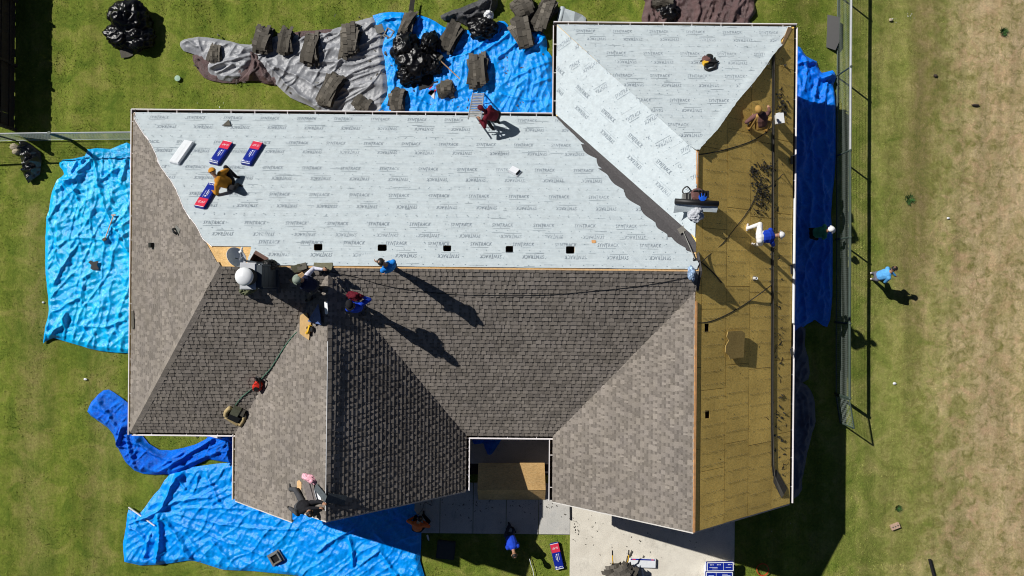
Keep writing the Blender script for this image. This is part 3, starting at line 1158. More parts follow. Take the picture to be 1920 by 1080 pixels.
pb = PL['back']
seam = [YB - 0.01] + [on(pb, 700, q).y for q in (259, 304, 353, 405, 441)] + [YM + 0.05]
textrows = [(224, 242), (270, 287), (317, 337), (367, 389), (421, 442.5), (457, 480.5)]
rows_x0 = [(298, 311), (348, 303), (366, 382), (449, 463), (401, 417), (505, 523)]
pitchx = [69.3, 70.6, 73, 75, 77.5, 79.5]
def hip_x(y): return XL + (YB - y) * (XML - XL) / (YB - YM)
def val_x(y): return XR0 + (YB - y) * (XRM - XR0) / (YB - T2_Y) if y > T2_Y else XRM + 0.25
rr = random.Random(21)
jag = [(0.02, .05), (.10, .28), (.26, .38), (.28, .42), (.32, .42), (.2, .30)]
for i in range(6):
    y0, y1 = seam[i], seam[i + 1] - (0.16 if i < 5 else 0)
    if i == 5: y1 = YM + 0.03
    n = 12
    L = []
    for k in range(n + 1):
        y = y0 + (y1 - y0) * k / n
        xo = -0.055 + rr.uniform(-0.012, 0.012) - 0.045 * math.sin((i * 12 + k) * 0.31)
        xl = hip_x(max(y, YM)) + xo
        if i == 5: xl = on(pb, 470, 470).x + rr.uniform(-.015, .015)
        if i == 0 and k < 2: xl = hip_x(y) + 0.03
        L.append((xl, y))
    if i == 4: L = [p_ for p_ in L if p_[1] > on(pb, 440, 463).y] + [(on(pb, 398, 463).x, on(pb, 440, 463).y)]
    R = []
    j0, j1 = jag[i]
    for k in range(n + 1):
        y = y1 + (y0 - y1) * k / n
        R.append((val_x(y) - (j0 + (j1 - j0) * abs(math.sin(k * 0.55 + i)) + rr.uniform(0, .03)), y))
    if i == 4: R = R[:]
    loop = L + R
    if i == 4:
        loop = L + [(on(pb, 475, 463).x, L[-1][1]), (on(pb, 475, 463).x, y1)] + R
    o = felt(pb, loop, 0.010 + 0.005 * i, 30 + i, [h for h in HOLES['back']] if i == 5 else [], res=0.028 if i == 5 else 0.085)
    m = MB(); m.tube([(q[0], q[1], pb.z(*q) + 0.016 + .005 * i) for q in L], 0.013, 5)
    if i < 5: m.build('sheet_edge', M_WHITE, o)
    pr = Print(pb, loop, 0.010 + 0.005 * i + PRINT_H)
    for q in (0, 1):
        ty = on(pb, 700, textrows[i][q]).y
        x = on(pb, rows_x0[i][q], textrows[i][q]).x
        step = on(pb, rows_x0[i][q] + pitchx[i], textrows[i][q]).x - x
        x -= step * 3
        while x < XRM:
            pr.word((x, ty), (1, 0) if q == 0 else (-1, 0)); x += step
    for k in range(5):
        yy = y0 - (0.03 + k * 0.24) * (seam[0] - seam[1]) / 1.0
        if yy < seam[i + 1]: break
        x = XL
        while x < XRM:
            pr.nail(x + rr.uniform(-.05, .05), yy + rr.uniform(-.02, .02)); x += 0.31 if k % 2 == 0 else 0.6
            if rr.random() < 0.14: pr.rule((x, yy + rr.uniform(-.07, .07)), (1, 0), rr.uniform(.1, .5))
    pr.finish(o)
# the dark lap lines of each sheet are its own edge; the valley liner lies under them
pv0, pv1 = (XR0, YB), (XRM, T2_Y)
def on_back(q): return (q[0], q[1], pb.z(*q) + 0.006)
prb = PL['right_b']
lin = MB()
n = 16
A = [(pv0[0] + (pv1[0] - pv0[0]) * k / n, pv0[1] + (pv1[1] - pv0[1]) * k / n) for k in range(n + 1)]
vb = []
for k, (x, y) in enumerate(A):
    a_ = (x - 0.78, min(y, YB)); b_ = (x, y); c2 = (min(x + 0.33 + 0.02 * math.sin(k), XRM), y)
    vb += [(a_[0], a_[1], pb.z(*a_) + 0.007), (b_[0], b_[1], pb.z(*b_) + 0.012), (c2[0], c2[1], prb.z(*c2) + 0.007)]
fs = []
for k in range(n):
    i_ = 3 * k
    fs += [(i_, i_ + 1, i_ + 4, i_ + 3), (i_ + 1, i_ + 2, i_ + 5, i_ + 4)]
lin.add(vb, fs)
lin.build('valley_liner', M_LINER, house)

# right wing, back hip
prt = PL['right_top']
seamT = [YRT - 0.02] + [on(prt, 1250, q).y for q in (88, 131, 176, 222, 268)] + [YRP + 0.02]
rowsT = [(61, 76), (102, 119), (144, 162), (190, 209), (236, 256)]
r0T = [(1098, 1118), (1155, 1175), (1167, 1188), (1201, 1223), (1271, 1295)]
pT = [68.5, 69, 70, 73, 76]
def hipl(y): return XR0 + (YRT - y) * (XRM - XR0) / (YRT - YRP)
def hipr(y): return XR - (YRT - y) * (XR - XRM) / (YRT - YRP)
for i in range(6):
    y0, y1 = seamT[i], seamT[i + 1] - (0.16 if i < 5 else 0.0)
    y1 = max(y1, YRP + 0.01)
    n = 9
    L = [(hipl(y0 + (y1 - y0) * k / n) - 0.035, y0 + (y1 - y0) * k / n) for k in range(n + 1)]
    R = []
    for k in range(n + 1):
        y = y1 + (y0 - y1) * k / n
        f = (YRT - y) / (YRT - YRP)
        R.append((hipr(y) + (-0.10 if f < .16 else 0.03 + 0.06 * abs(math.sin(f * 9 + 0.6)) + rr.uniform(-.01, .02)), y))
    loop = L + R
    lift = lambda x, y: 0.02 + 0.055 * np.clip(1 - np.abs(x - (XR - (YRT - y) * (XR - XRM) / (YRT - YRP))) / 0.30, 0, 1) * (np.abs(np.sin(y * 2.6)) ** 3 + 0.15)
    o = felt(prt, loop, 0.010 + 0.005 * i, 60 + i, lift=lift)
    pr = Print(prt, loop, 0.030 + 0.005 * i + PRINT_H)
    if i < 5:
        for q in (0, 1):
            ty = on(prt, 1250, rowsT[i][q]).y
            x = on(prt, r0T[i][q], rowsT[i][q]).x
            step = on(prt, r0T[i][q] + pT[i], rowsT[i][q]).x - x
            x -= step * 2
            while x < XR:
                pr.word((x, ty), (1, 0) if q == 0 else (-1, 0)); x += step
    for k in range(5):
        yy = y0 - (0.03 + k * 0.24) * 0.85
        if yy < seamT[i + 1]: break
        x = XR0
        while x < XR:
            pr.nail(x + rr.uniform(-.05, .05), yy + rr.uniform(-.02, .02)); x += 0.31 if k % 2 == 0 else 0.6
            if rr.random() < 0.14: pr.rule((x, yy + rr.uniform(-.07, .07)), (1, 0), rr.uniform(.1, .5))
    pr.finish(o)

# right wing, slope above the valley: one sheet along the valley, others wrapped over from the hip
vd = Vector((pv1[0] - pv0[0], pv1[1] - pv0[1])).normalized()
vn = Vector((-vd.y, vd.x))
region = ccw([(XR0 + .01, YRT - .03), (XR0 + .01, YB - .0), (XRM - .01, T2_Y), (XRM + .03, YRP)])
def half(poly, o, nrm):
    big = 60
    t = Vector((-nrm[1], nrm[0])); nn = Vector(nrm)
    o = Vector(o)
    return sh_clip(poly, ccw([tuple(o + t * big), tuple(o - t * big), tuple(o - t * big + nn * big), tuple(o + t * big + nn * big)]))
o0 = Vector(pv0)
e_a, e_b = o0 + vn * 0.05, o0 + vd * 6.4 + vn * 0.30
e_n = Vector((-(e_b - e_a).y, (e_b - e_a).x)).normalized()
strip = half(half(region, e_a, e_n), o0 + vn * 1.32, -vn)
top = half(region, o0 + vn * 1.15, vn)
ob = felt(prb, strip, 0.05, 81)
pr = Print(prb, strip, 0.05 + PRINT_H)
for k in range(-1, 9):
    c0 = o0 + vd * (0.55 + k * 1.2) + vn * 0.62; pr.word(tuple(c0), tuple(-vd))
    c1 = o0 + vd * (0.05 + k * 1.2) + vn * 1.08; pr.word(tuple(c1), tuple(vd))
for k in range(40):
    for q in (0.34, 0.8, 1.26): pr.nail(*(o0 + vd * (k * .3 - 1) + vn * (q + rr.uniform(-.02, .02))))
pr.finish(ob)
ang = math.radians(27)
td = Vector((math.cos(ang), math.sin(ang))); tn = Vector((-td.y, td.x))
base_o = Vector((XR0, YB - 1.6))
for i in range(-4, 10):
    a0 = base_o + tn * (i * 0.86 - 0.6)
    pc = half(half(top, a0, tn), a0 + tn * 1.0, -tn)
    if len(pc) < 3 or abs(area2(pc)) < 0.05: continue
    ob = felt(prb, pc, 0.024 + 0.002 * i, 90 + i)
    pr = Print(prb, pc, 0.024 + 0.002 * i + PRINT_H)
    for k in range(-2, 8):
        pr.word(tuple(a0 + td * (0.3 + k * 1.15 + 0.15 * i) + tn * 0.62), tuple(td))
        pr.word(tuple(a0 + td * (0.75 + k * 1.15 + 0.15 * i) + tn * 0.24), tuple(-td))
    for k in range(40):
        for q in (0.05, 0.5): pr.nail(*(a0 + td * (k * .3 - 3) + tn * (q + rr.uniform(-.02, .02))))
    pr.finish(ob)
# ------------------------------------------------------------------ tarps and sheets on the ground
GROUND_BLOCK = []                          # plan polygons where no grass shows

def worley(x, y, ang, c, stretch, s):
    """facets like crushed foil: distance to the nearest of scattered points"""
    ca, sa = math.cos(ang), math.sin(ang)
    u, v = (x * ca + y * sa) / (c * stretch), (-x * sa + y * ca) / c
    u = u + 0.25 * perlin(x * 1.7, y * 1.7, s + 31); v = v + 0.25 * perlin(x * 1.7, y * 1.7, s + 32)
    iu, iv = np.floor(u).astype(int), np.floor(v).astype(int)
    best = np.full(u.shape, 9.0)
    for du in (-1, 0, 1):
        for dv in (-1, 0, 1):
            a = _hash(iu + du, iv + dv, s) / (2 * math.pi); b = _hash(iu + du, iv + dv, s + 17) / (2 * math.pi)
            best = np.minimum(best, np.hypot(u - iu - du - a, v - iv - dv - b))
    return best


def tarp(name, label, cat, pts, mat, res=0.05, seed=1, crinkle=0.035, folds=(), group=None, ang=0.6, wob=0.02, z0=0.045, kind=None, smoothk=2, center=None, block=True, extra=None, smooth=False, fine=1.0):
    """a crumpled sheet lying on the ground; pts and folds in places of the photograph, folds = (points, height, width)"""
    loop = resample([tuple(G(*q)[:2]) for q in pts], True, smoothk, wob, seed)
    x, y, quads, dist = sheet_grid([loop], res)
    h = np.zeros_like(x)
    a = ang
    if center is not None:                 # creases that fan out of a gathered point
        c = G(*center)
        th = np.arctan2(y - c.y, x - c.x); rr_ = np.hypot(x - c.x, y - c.y)
        h += crinkle * 1.1 * np.clip(1 - np.abs(perlin(th * 5.5, rr_ * 0.45, seed + 40)) * 1.9, 0, 1) ** 2.2 * np.clip(rr_ / 1.2, .25, 1)
    else:
        h += crinkle * 1.35 * ridged(x, y, a, 0.62, 7.0, seed, 5)
    h += crinkle * 1.15 * ridged(x, y, a + 0.55, 0.42, 6.0, seed + 1, 5)
    h += crinkle * 1.9 * fine * worley(x, y, a + 0.3, 0.42, 2.6, seed + 2)
    h += crinkle * 1.5 * fine * worley(x, y, a - 0.7, 0.21, 2.4, seed + 3)
    h += crinkle * 0.85 * fine * worley(x, y, a + 1.1, 0.115, 1.8, seed + 5)
    h += crinkle * 1.2 * np.clip(perlin(x * 0.7, y * 0.7, seed + 4) + 0.15, 0, 1)
    for fp, fh, fw in folds:
        pl_ = [tuple(G(*q)[:2]) for q in fp]
        pl_ = resample(pl_, False, 4) if len(pl_) > 2 else pl_
        d, _, _ = seg_dist(x + 0.04 * perlin(x * 3, y * 3, seed + 8), y + 0.04 * perlin(x * 3, y * 3, seed + 9), pl_, False)
        h += fh * 1.1 * np.exp(-np.abs(d / fw) ** 1.25)
    if extra is not None: h += extra(x, y)
    rim = np.clip(dist / 0.16, 0, 1)
    h = h * (0.25 + 0.75 * rim) + z0 * (0.35 + 0.65 * rim)
    gz = np.array([ground_z(q, 0) for q in x])
    me = np_mesh(name, np.stack([x, y, gz + h], 1), quads, mat, smooth)
    o = link(name, me)
    setp(o, label, cat, group, kind)
    if block: GROUND_BLOCK.append(loop)
    return o


BT = 'blue tarps spread round the house'
tarp('blue_tarp', 'large blue tarp on the lawn beside the west gutter with a pole lying on it', 'tarp',
     [(265, 280), (208, 279), (166, 280), (160, 293), (118, 301), (113, 312), (122, 326), (108, 338), (99, 360), (92, 395), (87, 420), (86, 470), (87, 520), (91, 560), (92, 585), (86, 612), (83, 643), (103, 634), (150, 648), (190, 657), (240, 663), (268, 664), (270, 470)],
     M_CYAN, 0.033, 3, 0.042,
     [([(180, 283), (186, 325), (196, 370), (212, 415), (232, 452), (244, 470)], .10, .07), ([(130, 343), (150, 328), (178, 300)], .13, .08), ([(128, 340), (145, 338), (160, 328)], .10, .06),
      ([(198, 336), (226, 316)], .09, .05), ([(88, 645), (108, 622), (124, 606), (130, 588)], .14, .09), ([(108, 532), (128, 492), (152, 458)], .09, .05), ([(160, 540), (162, 520), (176, 512)], .08, .05),
      ([(156, 545), (158, 572)], .09, .05), ([(107, 583), (132, 570), (155, 558)], .08, .05), ([(160, 610), (200, 612), (238, 600)], .07, .05), ([(160, 305), (164, 282)], .12, .07), ([(232, 345), (240, 300)], .11, .06),
      ([(92, 420), (105, 395), (140, 360), (160, 358)], .07, .06), ([(150, 372), (155, 392), (150, 410)], .05, .04), ([(170, 385), (178, 410), (196, 440)], .06, .05), ([(90, 500), (130, 450), (196, 450)], .05, .05), ([(92, 556), (98, 590), (88, 640)], .07, .06)], BT, 1.1)
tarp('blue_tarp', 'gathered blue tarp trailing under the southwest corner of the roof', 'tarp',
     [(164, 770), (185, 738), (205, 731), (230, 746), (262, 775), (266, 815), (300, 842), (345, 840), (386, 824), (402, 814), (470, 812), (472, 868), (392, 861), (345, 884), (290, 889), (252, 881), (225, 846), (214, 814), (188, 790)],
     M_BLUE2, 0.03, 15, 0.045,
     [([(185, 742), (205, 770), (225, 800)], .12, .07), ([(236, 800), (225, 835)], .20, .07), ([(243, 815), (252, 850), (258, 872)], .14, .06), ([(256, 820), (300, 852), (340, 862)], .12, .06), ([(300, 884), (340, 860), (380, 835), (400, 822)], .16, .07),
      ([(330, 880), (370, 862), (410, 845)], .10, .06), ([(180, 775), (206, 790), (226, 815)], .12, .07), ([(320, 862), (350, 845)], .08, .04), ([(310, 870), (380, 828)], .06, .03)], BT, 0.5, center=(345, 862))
tarp('blue_tarp', 'largest blue tarp, spread over the lawn below the front wing with creases fanning out', 'tarp',
     [(320, 889), (345, 880), (390, 871), (430, 868), (520, 868), (700, 880), (770, 905), (778, 955), (790, 975), (791, 1000), (788, 1050), (793, 1100), (700, 1100), (600, 1096), (560, 1078), (480, 1071), (420, 1067), (374, 1053), (352, 1050), (300, 1058), (235, 1053), (237, 985), (243, 955), (263, 962), (284, 936), (300, 915)],
     M_BLUE, 0.036, 25, 0.034,
     [([(345, 880), (325, 912), (314, 940), (300, 956), (270, 970)], .18, .08), ([(302, 965), (305, 1000), (302, 1030), (297, 1056)], .17, .08), ([(310, 968), (336, 1002), (352, 1032), (368, 1054)], .13, .07),
      ([(308, 952), (340, 936), (395, 930)], .10, .06), ([(390, 880), (398, 905), (420, 948)], .07, .05), ([(285, 1000), (275, 1040)], .11, .05), ([(246, 985), (268, 1000), (276, 1010)], .10, .05), ([(335, 890), (350, 915)], .08, .04), ([(376, 890), (366, 920)], .08, .04),
      ([(598, 1032), (625, 1010), (660, 990)], .11, .06), ([(655, 1008), (662, 1030), (664, 1060)], .12, .06), ([(676, 1056), (712, 1030)], .08, .05), ([(716, 1035), (745, 1075)], .11, .05), ([(330, 960), (450, 985), (560, 990)], .06, .05), ([(330, 975), (420, 1010), (500, 1040)], .06, .05),
      ([(400, 1010), (440, 1055), (460, 1068)], .08, .05), ([(330, 950), (420, 950), (500, 955)], .05, .04), ([(350, 1000), (390, 1040)], .06, .04), ([(700, 990), (740, 1030)], .05, .05), ([(255, 962), (262, 985)], .08, .04), ([(590, 985), (640, 1000), (700, 1008)], .05, .05)], BT, 0.15, center=(312, 958))
tarp('blue_tarp', 'blue tarp behind the house under the torn shingle piles and bin bags', 'tarp',
     [(699, 30), (735, 24), (765, 26), (790, 30), (816, 40), (834, 52), (870, 56), (905, 55), (935, 40), (952, 46), (962, 60), (1012, 60), (1026, 78), (1024, 95), (1034, 108), (1038, 180), (1040, 262), (720, 262), (705, 240), (700, 210), (720, 190), (727, 165), (722, 122), (716, 92), (722, 72), (708, 52)],
     M_BLUE, 0.034, 35, 0.036,
     [([(722, 75), (716, 105), (724, 150), (716, 200)], .10, .07), ([(705, 50), (740, 36), (765, 40)], .10, .06), ([(722, 40), (760, 70)], .07, .05), ([(935, 110), (975, 80), (1010, 70)], .08, .05), ([(905, 100), (950, 70), (958, 55)], .09, .05),
      ([(960, 150), (1000, 130), (1030, 118)], .06, .05), ([(1000, 160), (1030, 150)], .06, .04), ([(1035, 60), (1005, 90)], .09, .05), ([(850, 110), (890, 95), (930, 60)], .07, .05), ([(940, 180), (1000, 190)], .06, .05), ([(770, 180), (800, 195)], .07, .05), ([(730, 100), (742, 130), (738, 170)], .08, .05)], BT, 0.9)
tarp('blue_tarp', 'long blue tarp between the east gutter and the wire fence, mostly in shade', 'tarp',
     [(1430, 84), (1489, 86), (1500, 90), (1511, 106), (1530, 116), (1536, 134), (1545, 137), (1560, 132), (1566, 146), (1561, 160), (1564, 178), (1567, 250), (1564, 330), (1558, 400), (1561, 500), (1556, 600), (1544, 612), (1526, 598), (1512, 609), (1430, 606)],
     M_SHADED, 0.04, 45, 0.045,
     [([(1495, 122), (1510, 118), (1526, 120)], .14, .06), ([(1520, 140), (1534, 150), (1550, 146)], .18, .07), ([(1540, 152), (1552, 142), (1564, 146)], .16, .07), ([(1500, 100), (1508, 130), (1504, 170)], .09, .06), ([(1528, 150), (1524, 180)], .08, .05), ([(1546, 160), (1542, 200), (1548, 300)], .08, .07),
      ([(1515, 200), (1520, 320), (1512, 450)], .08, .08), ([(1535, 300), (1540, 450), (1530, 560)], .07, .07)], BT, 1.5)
tarp('silver_tarp', 'crumpled silver tarp behind the house under the torn shingle piles', 'tarp',
     [(339, 84), (346, 75), (370, 71), (392, 71), (430, 78), (470, 85), (500, 76), (530, 66), (600, 60), (640, 50), (665, 42), (700, 33), (706, 52), (722, 72), (720, 95), (724, 130), (727, 165), (722, 190), (716, 235), (625, 240), (600, 212), (575, 196), (545, 184), (520, 160), (500, 140), (478, 118), (465, 138), (445, 152), (420, 152), (396, 142), (388, 128), (372, 106), (346, 97)],
     M_SILVER, 0.03, 55, 0.055,
     [([(500, 118), (540, 160), (600, 205)], .12, .06), ([(510, 125), (570, 150), (612, 175)], .10, .05), ([(355, 80), (375, 90)], .10, .05), ([(375, 72), (380, 95)], .07, .04), ([(600, 60), (610, 100)], .06, .04), ([(395, 130), (430, 118), (470, 108)], .12, .06), ([(410, 140), (440, 125)], .10, .05), ([(440, 80), (470, 100)], .08, .05),
      ([(620, 130), (660, 110), (710, 105)], .06, .05), ([(640, 150), (690, 135)], .06, .04), ([(650, 170), (700, 160)], .06, .05), ([(560, 120), (650, 118)], .06, .04)], 'silver and brown tarps', 0.15, z0=0.075, smooth=True, fine=.3)
tarp('brown_tarp', 'brown underside of the sheet showing below the silver tarp at its west end', 'tarp',
     [(362, 104), (390, 100), (470, 92), (545, 62), (590, 58), (628, 56), (640, 75), (530, 150), (512, 160), (480, 152), (440, 156), (398, 152), (384, 146), (370, 128)],
     M_BROWN, 0.045, 57, 0.03, [([(368, 108), (385, 140)], .06, .05)], 'silver and brown tarps', 0.8, z0=0.02)
tarp('brown_tarp', 'brown flap folded up over the silver tarp beside a shingle pile', 'tarp',
     [(466, 98), (478, 96), (490, 110), (504, 128), (513, 159), (490, 153), (470, 152), (448, 154), (455, 142), (470, 124)],
     M_BROWN, 0.03, 59, 0.04, [([(472, 98), (482, 125), (470, 150)], .10, .05), ([(484, 105), (500, 150)], .08, .04)], 'silver and brown tarps', 1.1, z0=0.12)
tarp('brown_tarp', 'brown tarp heaped behind the northeast roof edge at the top', 'tarp',
     [(1196, -30), (1210, 5), (1205, 60), (1300, 66), (1402, 62), (1404, 42), (1416, 25), (1412, 5), (1404, -30)],
     M_BROWN, 0.045, 61, 0.055, [([(1290, -10), (1310, 20), (1300, 45)], .08, .05), ([(1340, 0), (1380, 30)], .09, .06), ([(1400, 0), (1370, 30)], .08, .05), ([(1215, 0), (1225, 40)], .10, .05), ([(1330, 20), (1350, 45)], .07, .04)], 'silver and brown tarps', 1.0)
tarp('charcoal_tarp', 'charcoal plastic sheet bunched behind the blue tarp near the top', 'tarp',
     [(826, 30), (850, 20), (880, 10), (905, -2), (930, -12), (932, 14), (920, 32), (902, 46), (880, 52), (860, 42), (836, 40)],
     M_GREYT, 0.035, 63, 0.07, [([(835, 34), (880, 25), (925, 5)], .12, .06), ([(860, 38), (900, 30)], .10, .05)], None, 0.4, z0=0.06)
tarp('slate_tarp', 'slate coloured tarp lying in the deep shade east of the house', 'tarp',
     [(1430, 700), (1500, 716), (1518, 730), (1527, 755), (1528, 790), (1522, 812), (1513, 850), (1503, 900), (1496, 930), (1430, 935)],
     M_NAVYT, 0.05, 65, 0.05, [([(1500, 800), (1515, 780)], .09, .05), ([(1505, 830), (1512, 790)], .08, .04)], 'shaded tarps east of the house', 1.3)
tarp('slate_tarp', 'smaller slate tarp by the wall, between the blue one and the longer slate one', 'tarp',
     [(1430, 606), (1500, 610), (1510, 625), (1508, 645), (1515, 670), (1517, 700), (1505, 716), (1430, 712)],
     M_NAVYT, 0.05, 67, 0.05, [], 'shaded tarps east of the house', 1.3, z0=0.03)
tarp('black_plastic_sheet', 'glossy black plastic sheet on the grass at the end of the board fence', 'plastic sheet',
     [(37, 262), (52, 266), (78, 286), (80, 305), (77, 328), (56, 345), (48, 330), (43, 308), (38, 290)],
     M_PLASTIC, 0.025, 69, 0.09, [([(44, 312), (62, 306), (80, 305)], .09, .05), ([(54, 320), (72, 300)], .09, .06)], None, 0.5, smooth=True, smoothk=1)
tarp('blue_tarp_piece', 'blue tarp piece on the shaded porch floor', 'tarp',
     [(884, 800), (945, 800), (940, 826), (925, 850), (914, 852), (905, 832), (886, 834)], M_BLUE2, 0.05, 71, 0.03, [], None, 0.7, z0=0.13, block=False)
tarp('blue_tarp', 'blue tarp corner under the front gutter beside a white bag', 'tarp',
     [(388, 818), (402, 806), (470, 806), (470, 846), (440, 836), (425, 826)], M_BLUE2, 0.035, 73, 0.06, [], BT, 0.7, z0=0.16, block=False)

# ------------------------------------------------------------------ grass
def grass():
    n = 240000
    x = RNG.uniform(-20.5, 20.5, n); y = RNG.uniform(-12.2, 12.2, n)
    keep = np.ones(n, bool)
    for (x0, x1, y0, y1) in ((XL + .5, XR - .5, YF + .5, YB - .5), (XW0 + .5, XW1 - .5, YW1 + .4, YF + .6), (XR0 + .5, XR - .5, YRB + .4, YRT - .5)):
        keep &= ~((x > x0) & (x < x1) & (y > y0) & (y < y1))
    keep &= ~((x > DRIVE[0][0] - .03) & (x < DRIVE[1][0] + .03) & (y < -6.5))
    keep &= ~((x > pxs[0] - .03) & (x < pxs[-1] + .03) & (y > py0 - .02) & (y < py1 + .02))
    keep &= ~((x > -2.3) & (x < 2.0) & (y > -7.6) & (y < -4.3))
    for lp in GROUND_BLOCK:
        k = inside(x, y, [lp])
        d, _, _ = seg_dist(x, y, lp)
        keep &= ~(k & (d > 0.06))
    # the dry field is thinner
    thin = RNG.uniform(0, 1, n) < np.clip((x - 14.5) / 4, 0, 1) * 0.55
    keep &= ~thin
    x, y = x[keep], y[keep]
    n = len(x)
    def ss(a, b, v):
        t = np.clip((v - a) / (b - a), 0, 1); return t * t * (3 - 2 * t)
    z = -0.60 * ss(9.3, 12.2, x) - 0.30 * ss(12.2, 15.0, x) - 0.10 * ss(15, 19, x) - 0.03
    hgt = RNG.uniform(0.02, 0.055, n) * (1 + 0.5 * perlin(x * 0.9, y * 0.9, 77)) * np.where(x > 12, 0.8, 1.0)
    a = RNG.uniform(0, 2 * math.pi, n)
    lean = RNG.uniform(0.02, 0.075, n)
    w = RNG.uniform(0.010, 0.028, n)
    la = a + RNG.uniform(-0.8, 0.8, n)
    p0 = np.stack([x - np.sin(a) * w, y + np.cos(a) * w, z], 1)
    p1 = np.stack([x + np.sin(a) * w, y - np.cos(a) * w, z], 1)
    p2 = np.stack([x + np.cos(la) * lean, y + np.sin(la) * lean, z + hgt], 1)
    v = np.stack([p0, p1, p2], 1).reshape(-1, 3)
    f = np.arange(3 * n).reshape(-1, 3)
    o = link('grass', np_mesh('grass', v, f, M_BLADE, False, RNG.uniform(0.65, 1.5, n)))
    setp(o, kind='stuff')


# ------------------------------------------------------------------ fences
M_GALV = mk('galvanised_steel', (0.42, 0.44, 0.45), 0.4, 0.1, 6, 0, metal=0.3)
M_FENCEP = mk('dark_green_fence_paint', (0.05, 0.075, 0.06), 0.5, 0.15, 6, 0)
M_WIRE = mk('fence_wire', (0.34, 0.40, 0.36), 0.5, 0.1, 6, 0)
M_BOARD = mk('dark_stained_board', (0.055, 0.040, 0.032), 0.85, 0.35, 6, 0.3)


def wire_panel(root, a, b, h, horiz, step, r=0.0022, name='wire_mesh'):
    """welded wire between two ground points"""
    a, b = Vector(a), Vector(b)
    d = b - a
    L = d.length
    m = MB()
    for k in range(horiz):
        z = 0.04 + (h - 0.08) * k / (horiz - 1)
        m.tube([a + Vector((0, 0, z)), b + Vector((0, 0, z))], r * 1.25, 4)
    n = int(L / step)
    for i in range(n):
        q = a + d * ((i + 0.5) / n)
        m.tube([q + Vector((0, 0, 0.03)), q + Vector((0, 0, h - 0.02))], r, 3)
    o = m.build(name, M_WIRE, root); o['kind'] = 'stuff'
    return o


# east fence
fe = empty('wire_fence', 'green wire fence running along the east side of the lawn', 'fence')
FP = [(1569.5, -160), (1569, -10), (1568, 143), (1567, 293), (1567, 449), (1566, 604), (1566, 738)]
FH = 1.22
gp = [G(*q) for q in FP]
for i, q in enumerate(gp):
    m = MB(); m.tube([q + Vector((0, 0, -0.1)), q + Vector((0, 0, FH + 0.03))], 0.032 if i < 5 else 0.045, 8)
    m.lathe([(0.05, 0), (0.05, 0.03), (0.0, 0.055)], 8, c=q + Vector((0, 0, FH + 0.02)))
    m.build('fence_post', M_FENCEP, fe)
for i in range(len(gp) - 1):
    m = MB(); m.tube([gp[i] + Vector((0, 0, FH)), gp[i + 1] + Vector((0, 0, FH))], 0.046, 8); m.build('top_rail', M_GALV if i < 3 else M_FENCEP, fe)
    m = MB(); m.tube([gp[i] + Vector((0, 0, 0.09)), gp[i + 1] + Vector((0, 0, 0.09))], 0.022, 6); m.build('bottom_rail', M_FENCEP, fe)
    wire_panel(fe, gp[i], gp[i + 1], FH, 12, 0.075)
gt = empty('fence_gate', 'wire gate standing ajar at the south end of the green fence', 'gate')
g0, g1 = G(1566, 741), G(1574, 792)
m = MB()
for q in (g0, g1): m.tube([q + Vector((0, 0, 0.05)), q + Vector((0, 0, FH))], 0.026, 6)
for z in (0.06, FH): m.tube([g0 + Vector((0, 0, z)), g1 + Vector((0, 0, z))], 0.026, 6)
m.build('gate_frame', M_FENCEP, gt)
wire_panel(gt, g0, g1, FH - 0.02, 11, 0.085, 0.003)
m = MB(); m.tube([g1 + Vector((0, 0, .75)), g1 + Vector((.10, -.06, .75)), g1 + Vector((.10, -.06, .9))], 0.02, 6); m.build('gate_latch', M_GALV, gt)
# north-west wire fence, with a rail that reaches the house
fw = empty('wire_fence', 'grey wire fence from the board fence to the northwest corner of the house', 'fence')
wp = [G(-70, 268), G(30, 264), G(132, 262.5), G(300, 261)]
for q in wp:
    m = MB(); m.tube([q + Vector((0, 0, -.1)), q + Vector((0, 0, 1.3))], 0.035 if q is not wp[2] else 0.065, 8); m.build('fence_post', M_FENCEP, fw)
for i in range(len(wp) - 1):
    m = MB(); m.tube([wp[i] + Vector((0, 0, 1.27)), wp[i + 1] + Vector((0, 0, 1.27))], 0.028, 8); m.build('top_rail', M_GALV, fw)
    m = MB(); m.tube([wp[i] + Vector((0, 0, 0.06)), wp[i + 1] + Vector((0, 0, 0.06))], 0.014, 6); m.build('bottom_rail', M_WIRE, fw)
    wire_panel(fw, wp[i], wp[i + 1], 1.26, 14, 0.055, 0.0024)
# west board fence
fb = empty('board_fence', 'dark board fence along the west edge throwing a wide shadow on the lawn', 'fence')
y = G(27, 246).y
bx = G(27, 150).x
k = 0
plank = MB(); plank.box((0, 0, 0.70), (0.02, 0.1475, 1.40)); plank.add([(-.01, -.069, 1.40), (.01, -.069, 1.40), (.01, .069, 1.40), (-.01, .069, 1.40)], [(0, 1, 2, 3)])
pm = plank.mesh('fence_board', M_BOARD)
while y < 13.0:
    link('fence_board', pm, fb, Matrix.Translation((bx + random.uniform(-.006, .006), y + 0.07, random.uniform(-.03, .02))) @ Matrix.Rotation(random.uniform(-.012, .012), 4, 'X'))
    y += 0.147; k += 1
for z in (0.3, 0.75, 1.2):
    m = MB(); m.box((bx + 0.032, (G(27, 246).y + 13) / 2, z), (0.04, 13 - G(27, 246).y, 0.09)); m.build('fence_rail', M_BOARD, fb)
for i in range(4):
    m = MB(); m.box((bx + 0.062, G(27, 246).y + 0.06 + 2.4 * i, 0.7), (0.09, 0.09, 1.45)); m.build('fence_post', M_BOARD, fb)

grass()
